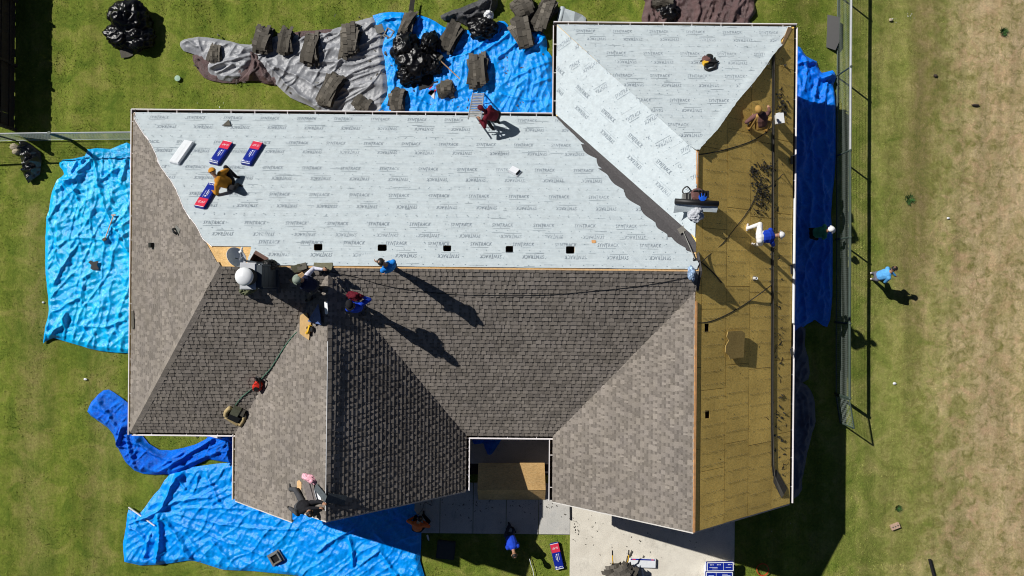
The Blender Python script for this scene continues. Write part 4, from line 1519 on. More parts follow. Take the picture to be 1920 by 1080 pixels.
# ------------------------------------------------------------------ people
SKIN_T = mk('skin_tan', (0.36, 0.19, 0.115), 0.55, 0.08, 6, 0)
HAIR_B = mk('black_hair', (0.012, 0.010, 0.009), 0.6, 0.3, 30, 0.3)
EYE_M = mk('eye_dark', (0.02, 0.015, 0.012), 0.2, 0.0, 6, 0)


def cloth(name, c, rough=0.85):
    return mk(name, c, rough, 0.30, 6, 0.9, bscale=11, spec=0.2)


def capsule(mb, a, b, r0, r1, n=12, k=4, squash=None):
    """a tapered limb with round ends"""
    a, b = Vector(a), Vector(b)
    d = b - a
    L = d.length
    d = d / L if L > 1e-6 else Vector((0, 0, 1))
    pts, rs = [], []
    for i in range(k + 1):
        t = -math.pi / 2 + (math.pi / 2) * i / k
        pts.append(a + d * (r0 * math.sin(t))); rs.append(max(r0 * math.cos(t), 1e-4))
    for i in range(k + 1):
        t = (math.pi / 2) * i / k
        pts.append(b + d * (r1 * math.sin(t))); rs.append(max(r1 * math.cos(t), 1e-4))
    ref = squash[0] if squash else d.orthogonal()
    ref = (ref - d * ref.dot(d)).normalized() if (ref - d * ref.dot(d)).length > 1e-5 else d.orthogonal().normalized()
    q = d.cross(ref)
    ka, kb = (squash[1], squash[2]) if squash else (1, 1)
    vs_, fs = [], []
    for p, rr_ in zip(pts, rs):
        for j in range(n):
            an = 2 * math.pi * j / n
            vs_.append(p + ref * math.cos(an) * rr_ * ka + q * math.sin(an) * rr_ * kb)
    for i in range(len(pts) - 1):
        for j in range(n):
            fs.append((i * n + j, i * n + (j + 1) % n, (i + 1) * n + (j + 1) % n, (i + 1) * n + j))
    fs.append(tuple(reversed(range(n)))); m = (len(pts) - 1) * n; fs.append(tuple(m + j for j in range(n)))
    mb.add(vs_, fs)


def ik(root, target, hint, l1, l2):
    """elbow or knee, and the reached end"""
    root, target, hint = Vector(root), Vector(target), Vector(hint)
    d = target - root
    L = d.length
    if L > (l1 + l2) * 0.985:
        target = root + d * ((l1 + l2) * 0.985 / L); d = target - root; L = d.length
    if L < abs(l1 - l2) + 0.08:
        L = abs(l1 - l2) + 0.08; d = d.normalized() * L; target = root + d
    u = d / L
    h = hint - root
    h = h - u * h.dot(u)
    if h.length < 1e-4: h = u.orthogonal()
    h.normalize()
    x = (l1 * l1 - l2 * l2 + L * L) / (2 * L)
    y = math.sqrt(max(l1 * l1 - x * x, 1e-6))
    return root + u * x + h * y, target


def voxel(mb, size):
    me = bpy.data.meshes.new('body')
    me.from_pydata([tuple(v) for v in mb.v], [], mb.f)
    bm = bmesh.new(); bm.from_mesh(me); bmesh.ops.recalc_face_normals(bm, faces=bm.faces); bm.to_mesh(me); bm.free()
    ob = bpy.data.objects.new('body', me); COL.objects.link(ob)
    md = ob.modifiers.new('r', 'REMESH'); md.mode = 'VOXEL'; md.voxel_size = size
    sm = ob.modifiers.new('s', 'SMOOTH'); sm.factor = 0.5; sm.iterations = 2
    dg = bpy.context.evaluated_depsgraph_get()
    out = bpy.data.meshes.new_from_object(ob.evaluated_get(dg))
    bpy.data.objects.remove(ob); bpy.data.meshes.remove(me)
    return out


def person(label, pelvis, neck, head, left, hands, feet, shirt, trousers, shoe, hat=None, hood=False, sleeves=True, toes=None, elbows=None, knees=None,
           ground=False, plane=None, glove=None, group='roofers at work', brim=None, skin=None, face=None, hair=True, scale=1.05, right_sleeve=None):
    """pelvis, neck, head: (px, py, height over the surface); left: plan angle in degrees of the person's left side;
    hands (L, R) likewise; feet (L, R): (px, py); everything is resolved to real lengths"""
    loc = (lambda px, py, h: on(PL[plane], px, py, h)) if plane else (lambda px, py, h: G(px, py, h)) if ground else (lambda px, py, h: Q(px, py, h))
    s = scale
    pe = loc(*pelvis)
    la = math.radians(left)
    L = Vector((math.cos(la), math.sin(la), 0))
    sp = (loc(*neck) - pe).normalized()                    # spine
    nk = pe + sp * 0.50 * s
    hd_dir = (loc(*head) - loc(*neck))
    hd_dir = hd_dir.normalized() if hd_dir.length > 0.02 else sp
    hd = nk + hd_dir * 0.20 * s
    L = (L - sp * L.dot(sp)).normalized()
    F = L.cross(sp).normalized()                           # towards the chest
    F = -F if False else F
    skin = skin or SKIN_T
    mats = [shirt, trousers, skin, shoe, glove or skin, right_sleeve or shirt]
    mb = MB(); bones = []
    def bone(a, b, r0, r1, mi, squash=None):
        capsule(mb, a, b, r0, r1, squash=squash); bones.append((Vector(a), Vector(b), r0, r1, mi))
    # torso
    up = pe + sp * 0.40 * s
    bone(pe, pe + sp * 0.12 * s, 0.125 * s, 0.125 * s, 1, (L, 1.25, 0.95))
    bone(pe + sp * 0.11 * s, pe + sp * 0.28 * s, 0.142 * s, 0.150 * s, 0, (L, 1.28, 0.98))
    bone(pe + sp * 0.28 * s, up, 0.150 * s, 0.125 * s, 0, (L, 1.36, 1.0))
    bone(nk - sp * 0.06 * s, hd - hd_dir * 0.06 * s, 0.062 * s, 0.055 * s, 0 if hood else 2)
    # head: skull, jaw, nose, ears
    fdir = F - hd_dir * F.dot(hd_dir)
    if face is not None:
        fa = math.radians(face); fdir = Vector((math.cos(fa), math.sin(fa), -0.1)); fdir = fdir - hd_dir * fdir.dot(hd_dir)
    if fdir.length < 0.05: fdir = hd_dir.orthogonal()
    fdir.normalize()
    side = hd_dir.cross(fdir).normalized()
    hc = hd + hd_dir * 0.02 * s
    hm = 0 if hood else 2
    bone(hc - fdir * 0.015 * s, hc + fdir * 0.012 * s, 0.100 * s, 0.095 * s, hm, (side, 0.86, 1.08))
    bone(hc - hd_dir * 0.06 * s + fdir * 0.03 * s, hc - hd_dir * 0.085 * s + fdir * 0.055 * s, 0.06 * s, 0.042 * s, 2)
    bone(hc - hd_dir * 0.01 * s + fdir * 0.09 * s, hc - hd_dir * 0.035 * s + fdir * 0.118 * s, 0.012, 0.017, 2)
    for q in (-1, 1):
        if not hood: bone(hc + side * q * 0.088 * s, hc + side * q * 0.094 * s - hd_dir * 0.03 * s, 0.02, 0.016, 2)
    # arms with hands
    eyes = []
    for k, q in ((0, 1), (1, -1)):
        sh = nk - sp * 0.085 * s + L * q * 0.175 * s
        target = loc(*hands[k])
        hint = (loc(*elbows[k]) if elbows and elbows[k] else sh + L * q * 0.3 - F * 0.15 + Vector((0, 0, -0.25)))
        el, ha = ik(sh, target, hint, 0.29 * s, 0.25 * s)
        am = 0 if sleeves else 2
        bone(nk - sp * 0.10 * s + L * q * 0.06 * s, sh, 0.085 * s, 0.072 * s, 0)
        if k == 1 and right_sleeve: am = 5
        bone(sh, el, 0.076 * s, 0.060 * s, 5 if k == 1 and right_sleeve else 0)
        bone(el, ha, 0.057 * s, 0.041 * s, am)
        fd = (ha - el).normalized()
        gm = 4
        n1 = fd.orthogonal().normalized()
        pn = (F - fd * F.dot(fd));  pn = pn.normalized() if pn.length > .1 else n1
        wd = fd.cross(pn).normalized()
        palm = ha + fd * 0.075
        bone(ha + fd * 0.01, palm, 0.032, 0.034, gm, (wd, 1.2, 0.6))
        for j, (o_, l_) in enumerate(((-0.032, 0.058), (-0.011, 0.070), (0.011, 0.066), (0.031, 0.052))):
            b0 = palm + wd * o_ + fd * 0.012
            b1 = b0 + (fd * 0.8 + pn * 0.35).normalized() * l_ * 0.6
            b2 = b1 + (fd * 0.35 + pn * 0.9).normalized() * l_ * 0.55
            bone(b0, b1, 0.0115, 0.0105, gm); bone(b1, b2, 0.0105, 0.0095, gm)
        t0 = ha + fd * 0.03 - wd * 0.034 * q
        t1 = t0 + (fd * 0.6 - wd * 0.7 * q + pn * 0.3).normalized() * 0.036
        bone(t0, t1, 0.013, 0.012, gm); bone(t1, t1 + (fd * 0.9 + pn * 0.3).normalized() * 0.03, 0.012, 0.010, gm)
    # legs with shoes
    for k, q in ((0, 1), (1, -1)):
        hp = pe + L * q * 0.095 * s - sp * 0.02
        fp = feet[k]
        fh = fp[2] if len(fp) > 2 else 0.085
        target = loc(fp[0], fp[1], fh)
        hint = (loc(*knees[k]) if knees and knees[k] else hp + F * 0.6 + Vector((0, 0, 0.15)) + L * q * 0.1)
        kn, an = ik(hp, target, hint, 0.43 * s, 0.42 * s)
        bone(hp, kn, 0.100 * s, 0.073 * s, 1)
        bone(kn, an, 0.072 * s, 0.054 * s, 1)
        if toes and toes[k] is not None:
            ta = math.radians(toes[k]); td_ = Vector((math.cos(ta), math.sin(ta), 0))
        else:
            td_ = Vector((F.x, F.y, 0)); td_ = td_.normalized() if td_.length > .2 else Vector((1, 0, 0))
        gp_ = surf(an.x, an.y)[1] if not ground else None
        if gp_: td_ = Vector((td_.x, td_.y, gp_.b * td_.x + gp_.c * td_.y)).normalized()
        a0 = an - td_ * 0.055 + Vector((0, 0, -0.045)); a1 = an + td_ * 0.13 + Vector((0, 0, -0.05))
        bone(a0, a1, 0.040, 0.036, 3); bone(an, a0 + td_ * .05, 0.042, 0.04, 3)
    me = voxel(mb, 0.0115)
    for m_ in mats: me.materials.append(m_)
    n = len(me.polygons)
    c = np.zeros(n * 3); me.polygons.foreach_get('center', c); c = c.reshape(-1, 3)
    best = np.full(n, 1e9); mi = np.zeros(n, int)
    for a, b, r0, r1, m_ in bones:
        a_, d_ = np.array(a), np.array(b - a)
        LL = (d_ @ d_) + 1e-9
        t = np.clip(((c - a_) @ d_) / LL, 0, 1)
        dd = np.linalg.norm(c - a_ - t[:, None] * d_, axis=1) - (r0 + (r1 - r0) * t)
        k = dd < best
        best[k] = dd[k]; mi[k] = m_
    me.polygons.foreach_set('material_index', mi)
    me.polygons.foreach_set('use_smooth', [True] * n)
    me.update()
    root = empty('person', label, 'person', group, Matrix.Translation((pe.x, pe.y, pe.z - pelvis[2])))
    inv = root.matrix_world.inverted()
    def put(name, m_):
        m_.transform(inv); return link(name, m_, root)
    put('body', me)
    # eyes and mouth
    if not hood or True:
        m = MB()
        for q in (-1, 1): m.lathe([(0.001, -.009), (0.009, 0), (0.001, .009)], 8, c=hc + fdir * 0.092 * s + side * q * 0.034 + hd_dir * 0.0)
        capsule(m, hc - hd_dir * 0.075 * s + fdir * 0.098 * s - side * 0.02, hc - hd_dir * 0.075 * s + fdir * 0.098 * s + side * 0.02, 0.006, 0.006, 6, 2)
        put('face_features', m.mesh('face_features', EYE_M))
    # hair or headwear: a fitted shell
    def shell(r, lo, mat, name, sx=0.89, sy=1.13):
        m = MB(); vs_, fs = [], []
        N, K = 18, 7
        for i in range(K + 1):
            ph = lo + (math.pi / 2 - lo) * i / K
            for j in range(N):
                a_ = 2 * math.pi * j / N
                vs_.append(hc + hd_dir * (r * math.sin(ph)) + side * (r * sx * math.cos(ph) * math.cos(a_)) + fdir * (r * sy * math.cos(ph) * math.sin(a_)))
        for i in range(K):
            for j in range(N): fs.append((i * N + j, i * N + (j + 1) % N, (i + 1) * N + (j + 1) % N, (i + 1) * N + j))
        fs.append(tuple(K * N + j for j in range(N)))
        m.add(vs_, fs)
        return m
    if hair and not hood:
        put('hair', shell(0.106 * s, -0.15, HAIR_B, 'hair').mesh('hair', HAIR_B, True))
    if hat:
        m = shell(0.118 * s, 0.02, hat, 'cap')
        if brim is not None:
            ba = fdir if brim == 'front' else -fdir
            vs_ = []
            for j in range(9):
                a_ = math.pi * j / 8
                for rr_ in (0.112, 0.185):
                    vs_.append(hc + hd_dir * (0.012 - (0.02 if rr_ > .15 else 0)) + side * math.cos(a_) * rr_ * 0.85 + ba * math.sin(a_) * rr_ * (1.05 if rr_ > .15 else 1.0))
            k0 = len(vs_)
            vs_ += [v - hd_dir * 0.008 for v in vs_]
            fs = []
            for j in range(8):
                fs.append((2 * j, 2 * j + 1, 2 * j + 3, 2 * j + 2)); fs.append((k0 + 2 * j, k0 + 2 * j + 2, k0 + 2 * j + 3, k0 + 2 * j + 1)); fs.append((2 * j + 1, k0 + 2 * j + 1, k0 + 2 * j + 3, 2 * j + 3))
            m.add(vs_, fs)
        put('cap', m.mesh('cap', hat, True))
    return root


C_MUST = cloth('mustard_sweatshirt', (0.50, 0.215, 0.022)); C_BLACK = cloth('black_cloth', (0.012, 0.012, 0.015)); C_MAROON = cloth('maroon_hoodie', (0.115, 0.008, 0.018))
C_BROWN = cloth('brown_jacket', (0.145, 0.072, 0.066)); C_TAN = cloth('tan_work_trousers', (0.40, 0.24, 0.07)); C_BLUE = cloth('royal_blue_shirt', (0.008, 0.10, 0.62))
C_WHITE = cloth('white_work_trousers', (0.74, 0.74, 0.74)); C_DENIM = cloth('dark_denim', (0.035, 0.045, 0.075)); C_GREY = cloth('charcoal_trousers', (0.06, 0.062, 0.068)); C_NAVY = cloth('navy_shirt', (0.012, 0.018, 0.05))
C_ORANGE = cloth('orange_shirt', (0.72, 0.16, 0.045)); C_GREEN = cloth('green_hoodie', (0.05, 0.30, 0.17)); C_SKY = cloth('light_blue_shirt', (0.10, 0.36, 0.72)); C_OLIVE = cloth('grey_green_cap', (0.22, 0.26, 0.22))
C_LILAC = cloth('white_sleeve', (0.62, 0.62, 0.72)); C_SLATE = cloth('grey_trousers', (0.13, 0.13, 0.16)); SHOE_B = mk('black_shoe', (0.014, 0.012, 0.012), 0.6, 0.2, 8, 0); SHOE_W = mk('white_shoe', (0.62, 0.58, 0.55), 0.6, 0.1, 8, 0)
C_AZURE = cloth('bright_blue_shirt', (0.015, 0.21, 0.66)); C_COBALT = cloth('blue_hoodie', (0.012, 0.055, 0.5))

person('person in mustard sweatshirt sitting beside an opened shingle bundle', (432, 345, .14), (409, 336, .56), (403, 324, .74), 262, ((395, 357, .10), (420, 333, .35)), ((446, 346), (441, 330)), C_MUST, C_BLACK, SHOE_B, hat=C_MUST, toes=(-20, -20), knees=((440, 352, .4), (421, 318, .6)))
person('person in maroon hoodie stepping off the aluminium ladder', (931, 219, .78), (916, 212, 1.12), (908, 206, 1.26), 235, ((900, 225, .85), (903, 228, .7)), ((923, 240), (934, 228)), C_MAROON, C_BLACK, SHOE_B, hood=True, toes=(130, 130))
person('person in brown jacket crouching on the bare boards', (1428, 237, .38), (1427, 213, .62), (1421, 205, .72), 175, ((1409, 219, .22), (1444, 194, .22)), ((1405, 240, .09), (1438, 244, .09)), C_BROWN, C_TAN, SHOE_B, hat=C_TAN, knees=((1402, 214, .35), (1445, 225, .4)), toes=(100, 90))
person('person in blue shirt and white trousers bending over on the bare boards', (1425, 445, .84), (1451, 442, 1.02), (1460, 441, 1.2), 92, ((1453, 452, .35), (1456, 464, .30)), ((1402, 428, .10), (1416, 459, .09)), C_COBALT, C_WHITE, SHOE_W, hat=C_WHITE, toes=(80, 160), knees=((1424, 420, .6), (1432, 462, .5)), brim='front')
person('person with black hair and bright blue shirt standing on the ridge', (732, 501, .93), (727, 499, 1.42), (719, 494, 1.56), 220, ((710, 492, 1.25), (722, 513, 1.0)), ((737, 500), (744, 508)), C_AZURE, C_DENIM, SHOE_B, elbows=((726, 488, 1.1), None))
person('person in blue shirt standing over the valley with a maroon jacket in hand', (671, 578, .92), (663, 575, 1.40), (656, 571, 1.56), 200, ((664, 560, 1.2), (678, 556, 1.15)), ((683, 576), (681, 588)), C_COBALT, C_DENIM, SHOE_B, hat=C_BLACK, brim='back')
person('person in grey cap bending by the chimney with a nail gun', (590, 537, .62), (574, 528, .86), (567, 528, 1.0), 262, ((590, 548, .35), (604, 505, .50)), ((580, 562), (600, 545)), C_NAVY, C_GREY, SHOE_B, hat=C_OLIVE, brim='front', toes=(200, 180), right_sleeve=C_LILAC)
person('person in black lying at the gable edge with an opened shingle bundle', (563, 946, .24), (580, 953, .40), (585, 966, .46), 30, ((606, 943, .10), (605, 951, .10)), ((544, 917, .08), (544, 953, .08)), C_BLACK, C_GREY, SHOE_B, knees=((566, 924, .3), (556, 956, .2)), toes=(100, 180), face=-60, plane='wing_a')
person('person in orange shirt crouching in the shade at the walkway corner', (782, 992, .45), (783, 981, .82), (787, 974, .92), 170, ((776, 970, .4), (795, 978, .45)), ((776, 974), (794, 966)), C_ORANGE, C_BLACK, SHOE_B, ground=True, toes=(90, 90), group='helpers on the ground')
person('person in blue shirt bending over on the shaded front lawn', (956, 1004, .78), (960, 1020, .98), (961, 1026, 1.06), 350, ((966, 1018, .45), (951, 1016, .45)), ((963, 993), (955, 984)), C_COBALT, C_DENIM, SHOE_B, ground=True, toes=(-60, -60), group='helpers on the ground')
person('person in green hoodie and white cap bending on the shaded blue tarp', (1524, 437, .78), (1541, 435, 1.08), (1547, 432, 1.26), 85, ((1548, 425, .7), (1543, 445, .6)), ((1512, 430), (1514, 443)), C_GREEN, C_BLACK, SHOE_B, hat=C_WHITE, ground=True, brim='front', group='helpers on the ground', toes=(0, 0))
person('person with dark hair and light blue shirt walking in the field past the fence', (1645, 518, .88), (1667, 512, 1.30), (1672, 507, 1.42), 80, ((1678, 516, 1.0), (1660, 524, .85)), ((1637, 512), (1637, 523)), C_SKY, C_SLATE, SHOE_W, ground=True, group='helpers on the ground', toes=(0, 0))

# ------------------------------------------------------------------ heaps of torn shingles behind the house
def slab_mesh(seed):
    """one torn-off piece, 1 x 1 before scaling: bowed, ragged, with patches of teeth"""
    r_ = random.Random(seed)
    nx, ny = 5, 7
    W_, H_ = r_.uniform(.36, .52), r_.uniform(.85, 1.12)
    a = Acc()
    bow = r_.uniform(.06, .16)
    def zz(x, y): return -bow * (2 * y / H_) ** 2 * abs(2 * y / H_)
    def piece(x0, x1, y0, y1, up, tint, k=4):
        vs_ = []; ys = [y0 + (y1 - y0) * i / k for i in range(k + 1)]
        b = len(a.v)
        j0, j1 = r_.uniform(-.03, .03), r_.uniform(-.03, .03)
        for y in ys:
            jj = r_.uniform(-.012, .012)
            for x in (x0 + jj + j0 * 0, x1 + jj): a.v.append((x, y, zz(x, y) + up))
        for y in ys:
            for x in (x0, x1): a.v.append((x, y, zz(x, y) + up - 0.018))
        m = 2 * (k + 1)
        for i in range(k):
            a.f.append((b + 2 * i, b + 2 * i + 1, b + 2 * i + 3, b + 2 * i + 2)); a.t.append(tint)
            a.f.append((b + 2 * i, b + 2 * i + 2, b + m + 2 * i + 2, b + m + 2 * i)); a.t.append(tint * .6)
            a.f.append((b + 2 * i + 1, b + m + 2 * i + 1, b + m + 2 * i + 3, b + 2 * i + 3)); a.t.append(tint * .6)
        a.f.append((b, b + m, b + m + 1, b + 1)); a.t.append(tint * .6)
        a.f.append((b + 2 * k, b + 2 * k + 1, b + m + 2 * k + 1, b + m + 2 * k)); a.t.append(tint * .6)
    n = r_.choice((3, 4))
    x = -W_ / 2
    for i in range(n):                       # strips side by side, each a course
        x1 = x + W_ / n
        off = r_.uniform(-.08, .08)
        t = r_.uniform(.6, 1.35)
        piece(x, x1 + .01, -H_ / 2 + off, H_ / 2 + off + r_.uniform(-.1, .05), 0.004 * i, t, 5)
        y = -H_ / 2 + off + r_.uniform(0, .1)
        while y < H_ / 2 + off - .16:
            l = r_.uniform(.09, .2)
            if r_.random() < .75: piece(x + .008, x1 + .004, y, y + l, 0.004 * i + .011, t * r_.uniform(.75, 1.6), 1)
            y += l + r_.uniform(.05, .14)
        x = x1
    return a.mesh('shingle', M_SH_OLD)


SLABS = [slab_mesh(200 + i) for i in range(8)]
SG = 'piles of torn shingles behind the house'


def pile(label, px, py, w, h, ang, n=9, seed=0, ground=True, z=0.08, group=SG, h0=0.0):
    r_ = random.Random(seed)
    root = empty('shingle_pile', label, 'shingle pile', group, Matrix.Translation(G(px, py, z) if ground else Q(px, py, z)) @ Matrix.Rotation(math.radians(ang), 4, 'Z'))
    k = 1 / 50.0
    for i in range(n):
        sx = w * k / 0.62 * r_.uniform(.8, 1.1); sy = h * k / 1.0 * r_.uniform(.72, 1.0)
        m = Matrix.Translation((r_.uniform(-.10, .10) * w * k, r_.uniform(-.07, .07) * h * k, 0.05 + h0 + i * 0.026)) @ Matrix.Rotation(math.radians(r_.uniform(-15, 15)), 4, 'Z') @ Matrix.Rotation(math.radians(r_.uniform(-7, 7)), 4, 'Y') @ Matrix.Diagonal((sx, sy, 1, 1))
        link('shingle', SLABS[r_.randrange(8)], root, m)
    return root


PILES = [
 ('flat brown shingle pile at the west tip of the silver tarp', 405, 100, 28, 44, -8, 5),
 ('tall shingle pile on the grass edge of the silver tarp beside the brown flap', 497, 76, 36, 54, -8, 14),
 ('narrow fanned shingle pile, second along the upper edge of the silver tarp', 537, 81, 30, 52, -4, 11),
 ('long grey shingle pile midway along the silver tarp, lowest of its row', 585, 95, 32, 58, -3, 12),
 ('broad shingle pile near the blue end of the silver tarp', 660, 78, 40, 60, -3, 14),
 ('shingle pile by the gutter, slanted, beside a small grey vent', 620, 172, 38, 62, -22, 12),
 ('low wide shingle pile tucked against the gutter on the silver tarp', 679, 195, 38, 30, -40, 8),
 ('shingle pile half under the gutter on the blue tarp', 746, 190, 34, 46, -4, 9),
 ('steep narrow shingle pile at the top corner of the blue tarp', 764, 50, 26, 56, -22, 11),
 ('shingle pile between the bin bags and the white bag', 847, 72, 34, 58, -20, 11),
 ('neat square shingle pile above the ladder foot', 897, 135, 42, 60, 2, 14),
 ('shingle pile at the top picture edge, nearest the bunched charcoal sheet', 981, 17, 44, 40, 32, 11),
 ('long shingle pile leaning toward the pale roll of underlayment', 1018, 32, 34, 62, -32, 12),
 ('shingle pile on the torn corner of the blue tarp near the house', 978, 66, 38, 62, 26, 12),
 ('small shingle heap beside the red and white wrapper', 836, 168, 36, 36, 22, 8),
 ('shingle heap on the brown tarp behind the northeast roof', 1242, 6, 46, 22, 5, 8),
]
for i, (lab, px, py, w, h, a_, n) in enumerate(PILES): pile(lab, px, py, w, h, a_, n + 2, 300 + i)

# loose pieces
def scrap(label, px, py, w, h, ang, mat, ground=True, name='shingle_scrap', cat='scrap', t=0.012, lift=0.01, group=None, poly=None, tilt=0):
    m = MB(); k = 1 / 50.0
    r_ = random.Random(int(px * 7 + py))
    if poly is None:
        poly = [(-w / 2, -h / 2), (w * .1, -h / 2 - h * .04), (w / 2, -h / 2 + h * .05), (w / 2 + w * .03, h * .1), (w / 2, h / 2), (-w * .1, h / 2 - h * .04), (-w / 2, h / 2)]
    m.prism([(x * k, y * k) for x, y in poly], 0, t)
    o = m.build(name, mat, None, frame(px, py, ang, lift, ground) @ Matrix.Rotation(math.radians(tilt), 4, 'Y'))
    return setp(o, label, cat, group)


def m_tinted(name, col):
    return mk(name, col, 0.92, 0.25, 12, 0.3, bscale=90, spec=0.15)
M_TORN = m_tinted('torn_shingle_back', (0.105, 0.098, 0.082)); M_KHAKI = m_tinted('khaki_shingle', (0.155, 0.150, 0.100)); M_CARD = mk('cardboard', (0.46, 0.30, 0.13), 0.85, 0.15, 7, 0.1); M_CARDB = mk('brown_cardboard', (0.16, 0.09, 0.07), 0.85, 0.2, 7, 0.1)
M_VENT = mk('grey_vent_metal', (0.20, 0.20, 0.185), 0.5, 0.15, 6, 0, metal=0.2); M_BLKPL = mk('black_rubber', (0.012, 0.012, 0.013), 0.5, 0.2, 9, 0); M_RED = mk('red_plastic', (0.60, 0.035, 0.02), 0.35, 0.15, 7, 0); M_GREENH = mk('green_hose', (0.06, 0.20, 0.13), 0.5, 0.15, 7, 0)
M_ALU = mk('aluminium', (0.62, 0.61, 0.58), 0.35, 0.1, 6, 0, metal=0.55); M_STEEL = mk('galvanised_sheet', (0.58, 0.60, 0.63), 0.38, 0.1, 4, 0, metal=0.35); M_WPL = mk('white_plastic', (0.74, 0.76, 0.78), 0.4, 0.06, 5, 0); M_PINK = mk('pink_film', (0.80, 0.42, 0.50), 0.35, 0.15, 9, 0.3)
M_WBLUE = mk('wrapper_blue', (0.008, 0.022, 0.27), 0.3, 0.12, 9, 0.25, bscale=30); M_WRED = mk('wrapper_red', (0.66, 0.035, 0.075), 0.3, 0.1, 9, 0.25, bscale=30); M_WWHITE = mk('wrapper_white', (0.74, 0.77, 0.80), 0.3, 0.06, 9, 0.3, bscale=30); M_LID = mk('green_plastic_lid', (0.045, 0.05, 0.047), 0.7, 0.15, 8, 0.1)
M_DKHOSE = mk('black_hose', (0.013, 0.013, 0.014), 0.5, 0.1, 7, 0); M_ROPE = mk('dark_old_strap', (0.035, 0.032, 0.026), 0.9, 0.3, 20, 0.3); M_YEL = mk('yellow_handle', (0.72, 0.42, 0.03), 0.45, 0.1, 7, 0); M_STONE = mk('pale_stone', (0.46, 0.40, 0.28), 0.9, 0.2, 9, 0.4)


# black bin bags
def bag(label, px, py, sx, sy, sz, seed, group='black bin bags', rotz=0, mat=None, ground=True, name='bin_bag', cat='bin bag', z=0.0):
    me = bpy.data.meshes.new(name)
    bm = bmesh.new(); bmesh.ops.create_icosphere(bm, subdivisions=5, radius=1.0)
    for v in bm.verts:
        p_ = v.co.copy()
        n1 = mnoise.noise(p_ * 1.3 + Vector((seed, 0, 0)))
        n2 = 1 - abs(mnoise.noise(p_ * 2.7 + Vector((0, seed, 0)))) * 2
        n3 = 1 - abs(mnoise.noise(p_ * 5.5 + Vector((0, 0, seed)))) * 2
        k = 1 + 0.38 * n1 + 0.20 * n2 + 0.10 * n3
        q = p_ * k
        zz = max(q.z, -0.35)
        v.co = Vector((q.x * sx, q.y * sy, (zz + 0.35) * sz * 0.74))
    bm.to_mesh(me); bm.free()
    me.polygons.foreach_set('use_smooth', [True] * len(me.polygons))
    me.materials.append(mat or M_BAG)
    root = empty(name, label, cat, group, Matrix.Translation(G(px, py, 0.03 + z) if ground else Q(px, py, z)) @ Matrix.Rotation(math.radians(rotz), 4, 'Z'))
    link('sack', me, root)
    m = MB(); m.lathe([(0.05, 0), (0.03, 0.05), (0.07, 0.11), (0.02, 0.13)], 9, c=(sx * .25, sy * .2, sz * .93))
    m.build('tied_neck', mat or M_BAG, root, smooth=True)
    return root
bag('large black bin bag alone on the back lawn', 248, 42, .62, .55, .75, 1.3)
bag('smaller black bin bag in front of the large one on the back lawn', 232, 68, .55, .36, .42, 2.7, rotz=25)
bag('squat black bin bag beside the large one on the back lawn, next to its shadow', 262, 72, .48, .42, .45, 4.1)
scrap('grey shingle piece in front of the bin bags on the back lawn', 236, 94, 22, 26, 12, M_TORN, tilt=6, lift=.03)
bag('black bin bag on the blue tarp, highest of the heap', 760, 92, .42, .52, .55, 5.2)
bag('bulky black bin bag in the middle of the heap on the blue tarp', 782, 118, .62, .55, .55, 6.4)
bag('shiny upright black bin bag on the far side of the heap', 805, 86, .26, .42, .6, 7.7, rotz=-20)
bag('black bin bag in the lower left of the heap on the blue tarp', 768, 142, .40, .34, .42, 8.9)
bag('black bin bag by the broom handle', 812, 122, .36, .40, .45, 9.5)
bag('black bin bag beside the bunched charcoal sheet with a white bag on it', 908, 56, .48, .36, .5, 3.3)
bag('small white bag on top of the black bag', 916, 31, .15, .15, .3, 3.9, None, mat=M_WPL, name='white_bag', cat='bag', z=.35)
bag('crumpled black bag on the brown tarp at the top edge', 1252, 26, .38, .34, .3, 12.1)
scrap('dark plastic sheet folded over the edge of the bin bag heap', 795, 152, 50, 26, 20, M_BLKPL, lift=.14, name='plastic_piece')

# roof vents taken off, lying on the tarps
def box_vent(label, px, py, w, ang, ground=True, mat=None, group='removed roof vents', hole=True, lift=.05, tilt=0):
    root = empty('roof_vent', label, 'roof vent', group, frame(px, py, ang, lift, ground) @ Matrix.Rotation(math.radians(tilt), 4, 'X'))
    k = w / 50.0
    m = MB(); m.box((0, 0, .005), (k, k * .95, .008)); m.build('flange', mat or M_VENT, root)
    m = MB()
    t = k * .10
    for c_, s_ in (((0, k * .33, .05), (k * .74, t, .1)), ((0, -k * .33, .05), (k * .74, t, .1)), ((k * .32, 0, .05), (t, k * .6, .1)), ((-k * .32, 0, .05), (t, k * .6, .1))): m.box(c_, s_)
    m.build('hood', mat or M_VENT, root)
    m = MB(); m.box((0, 0, .03 if hole else .095), (k * .56, k * .56, .01)); m.build('screen' if hole else 'hood_top', M_BLKPL if hole else (mat or M_VENT), root)
    return root
box_vent('grey roof vent on the silver tarp beside a slanted shingle pile', 591, 162, 19, -4, hole=False)
box_vent('closed grey roof vent at the corner of the blue tarp', 712, 55, 20, 18, hole=False, tilt=10)
box_vent('open dark square roof vent next to the closed one on the blue tarp', 730, 63, 21, -28)
box_vent('square roof vent lying on the large blue tarp below the front wing', 517, 1046, 25, 30, lift=.17)
scrap('upright strip of torn felt against the steep shingle pile', 771, 18, 9, 46, -8, M_TORN, name='felt_strip', lift=.25, tilt=30)
scrap('loose shingle piece lying on the blue tarp between piles', 1003, 118, 20, 16, 30, M_TORN)
scrap('bent shingle piece beside the torn corner pile', 952, 82, 22, 22, 40, M_TORN)
scrap('small shingle piece between the slanted and wide piles', 650, 158, 12, 9, 0, M_TORN)
scrap('red and white torn wrapper by the small shingle heap', 812, 166, 26, 12, 50, M_WRED, name='wrapper', cat='wrapper', lift=.13, t=.006)
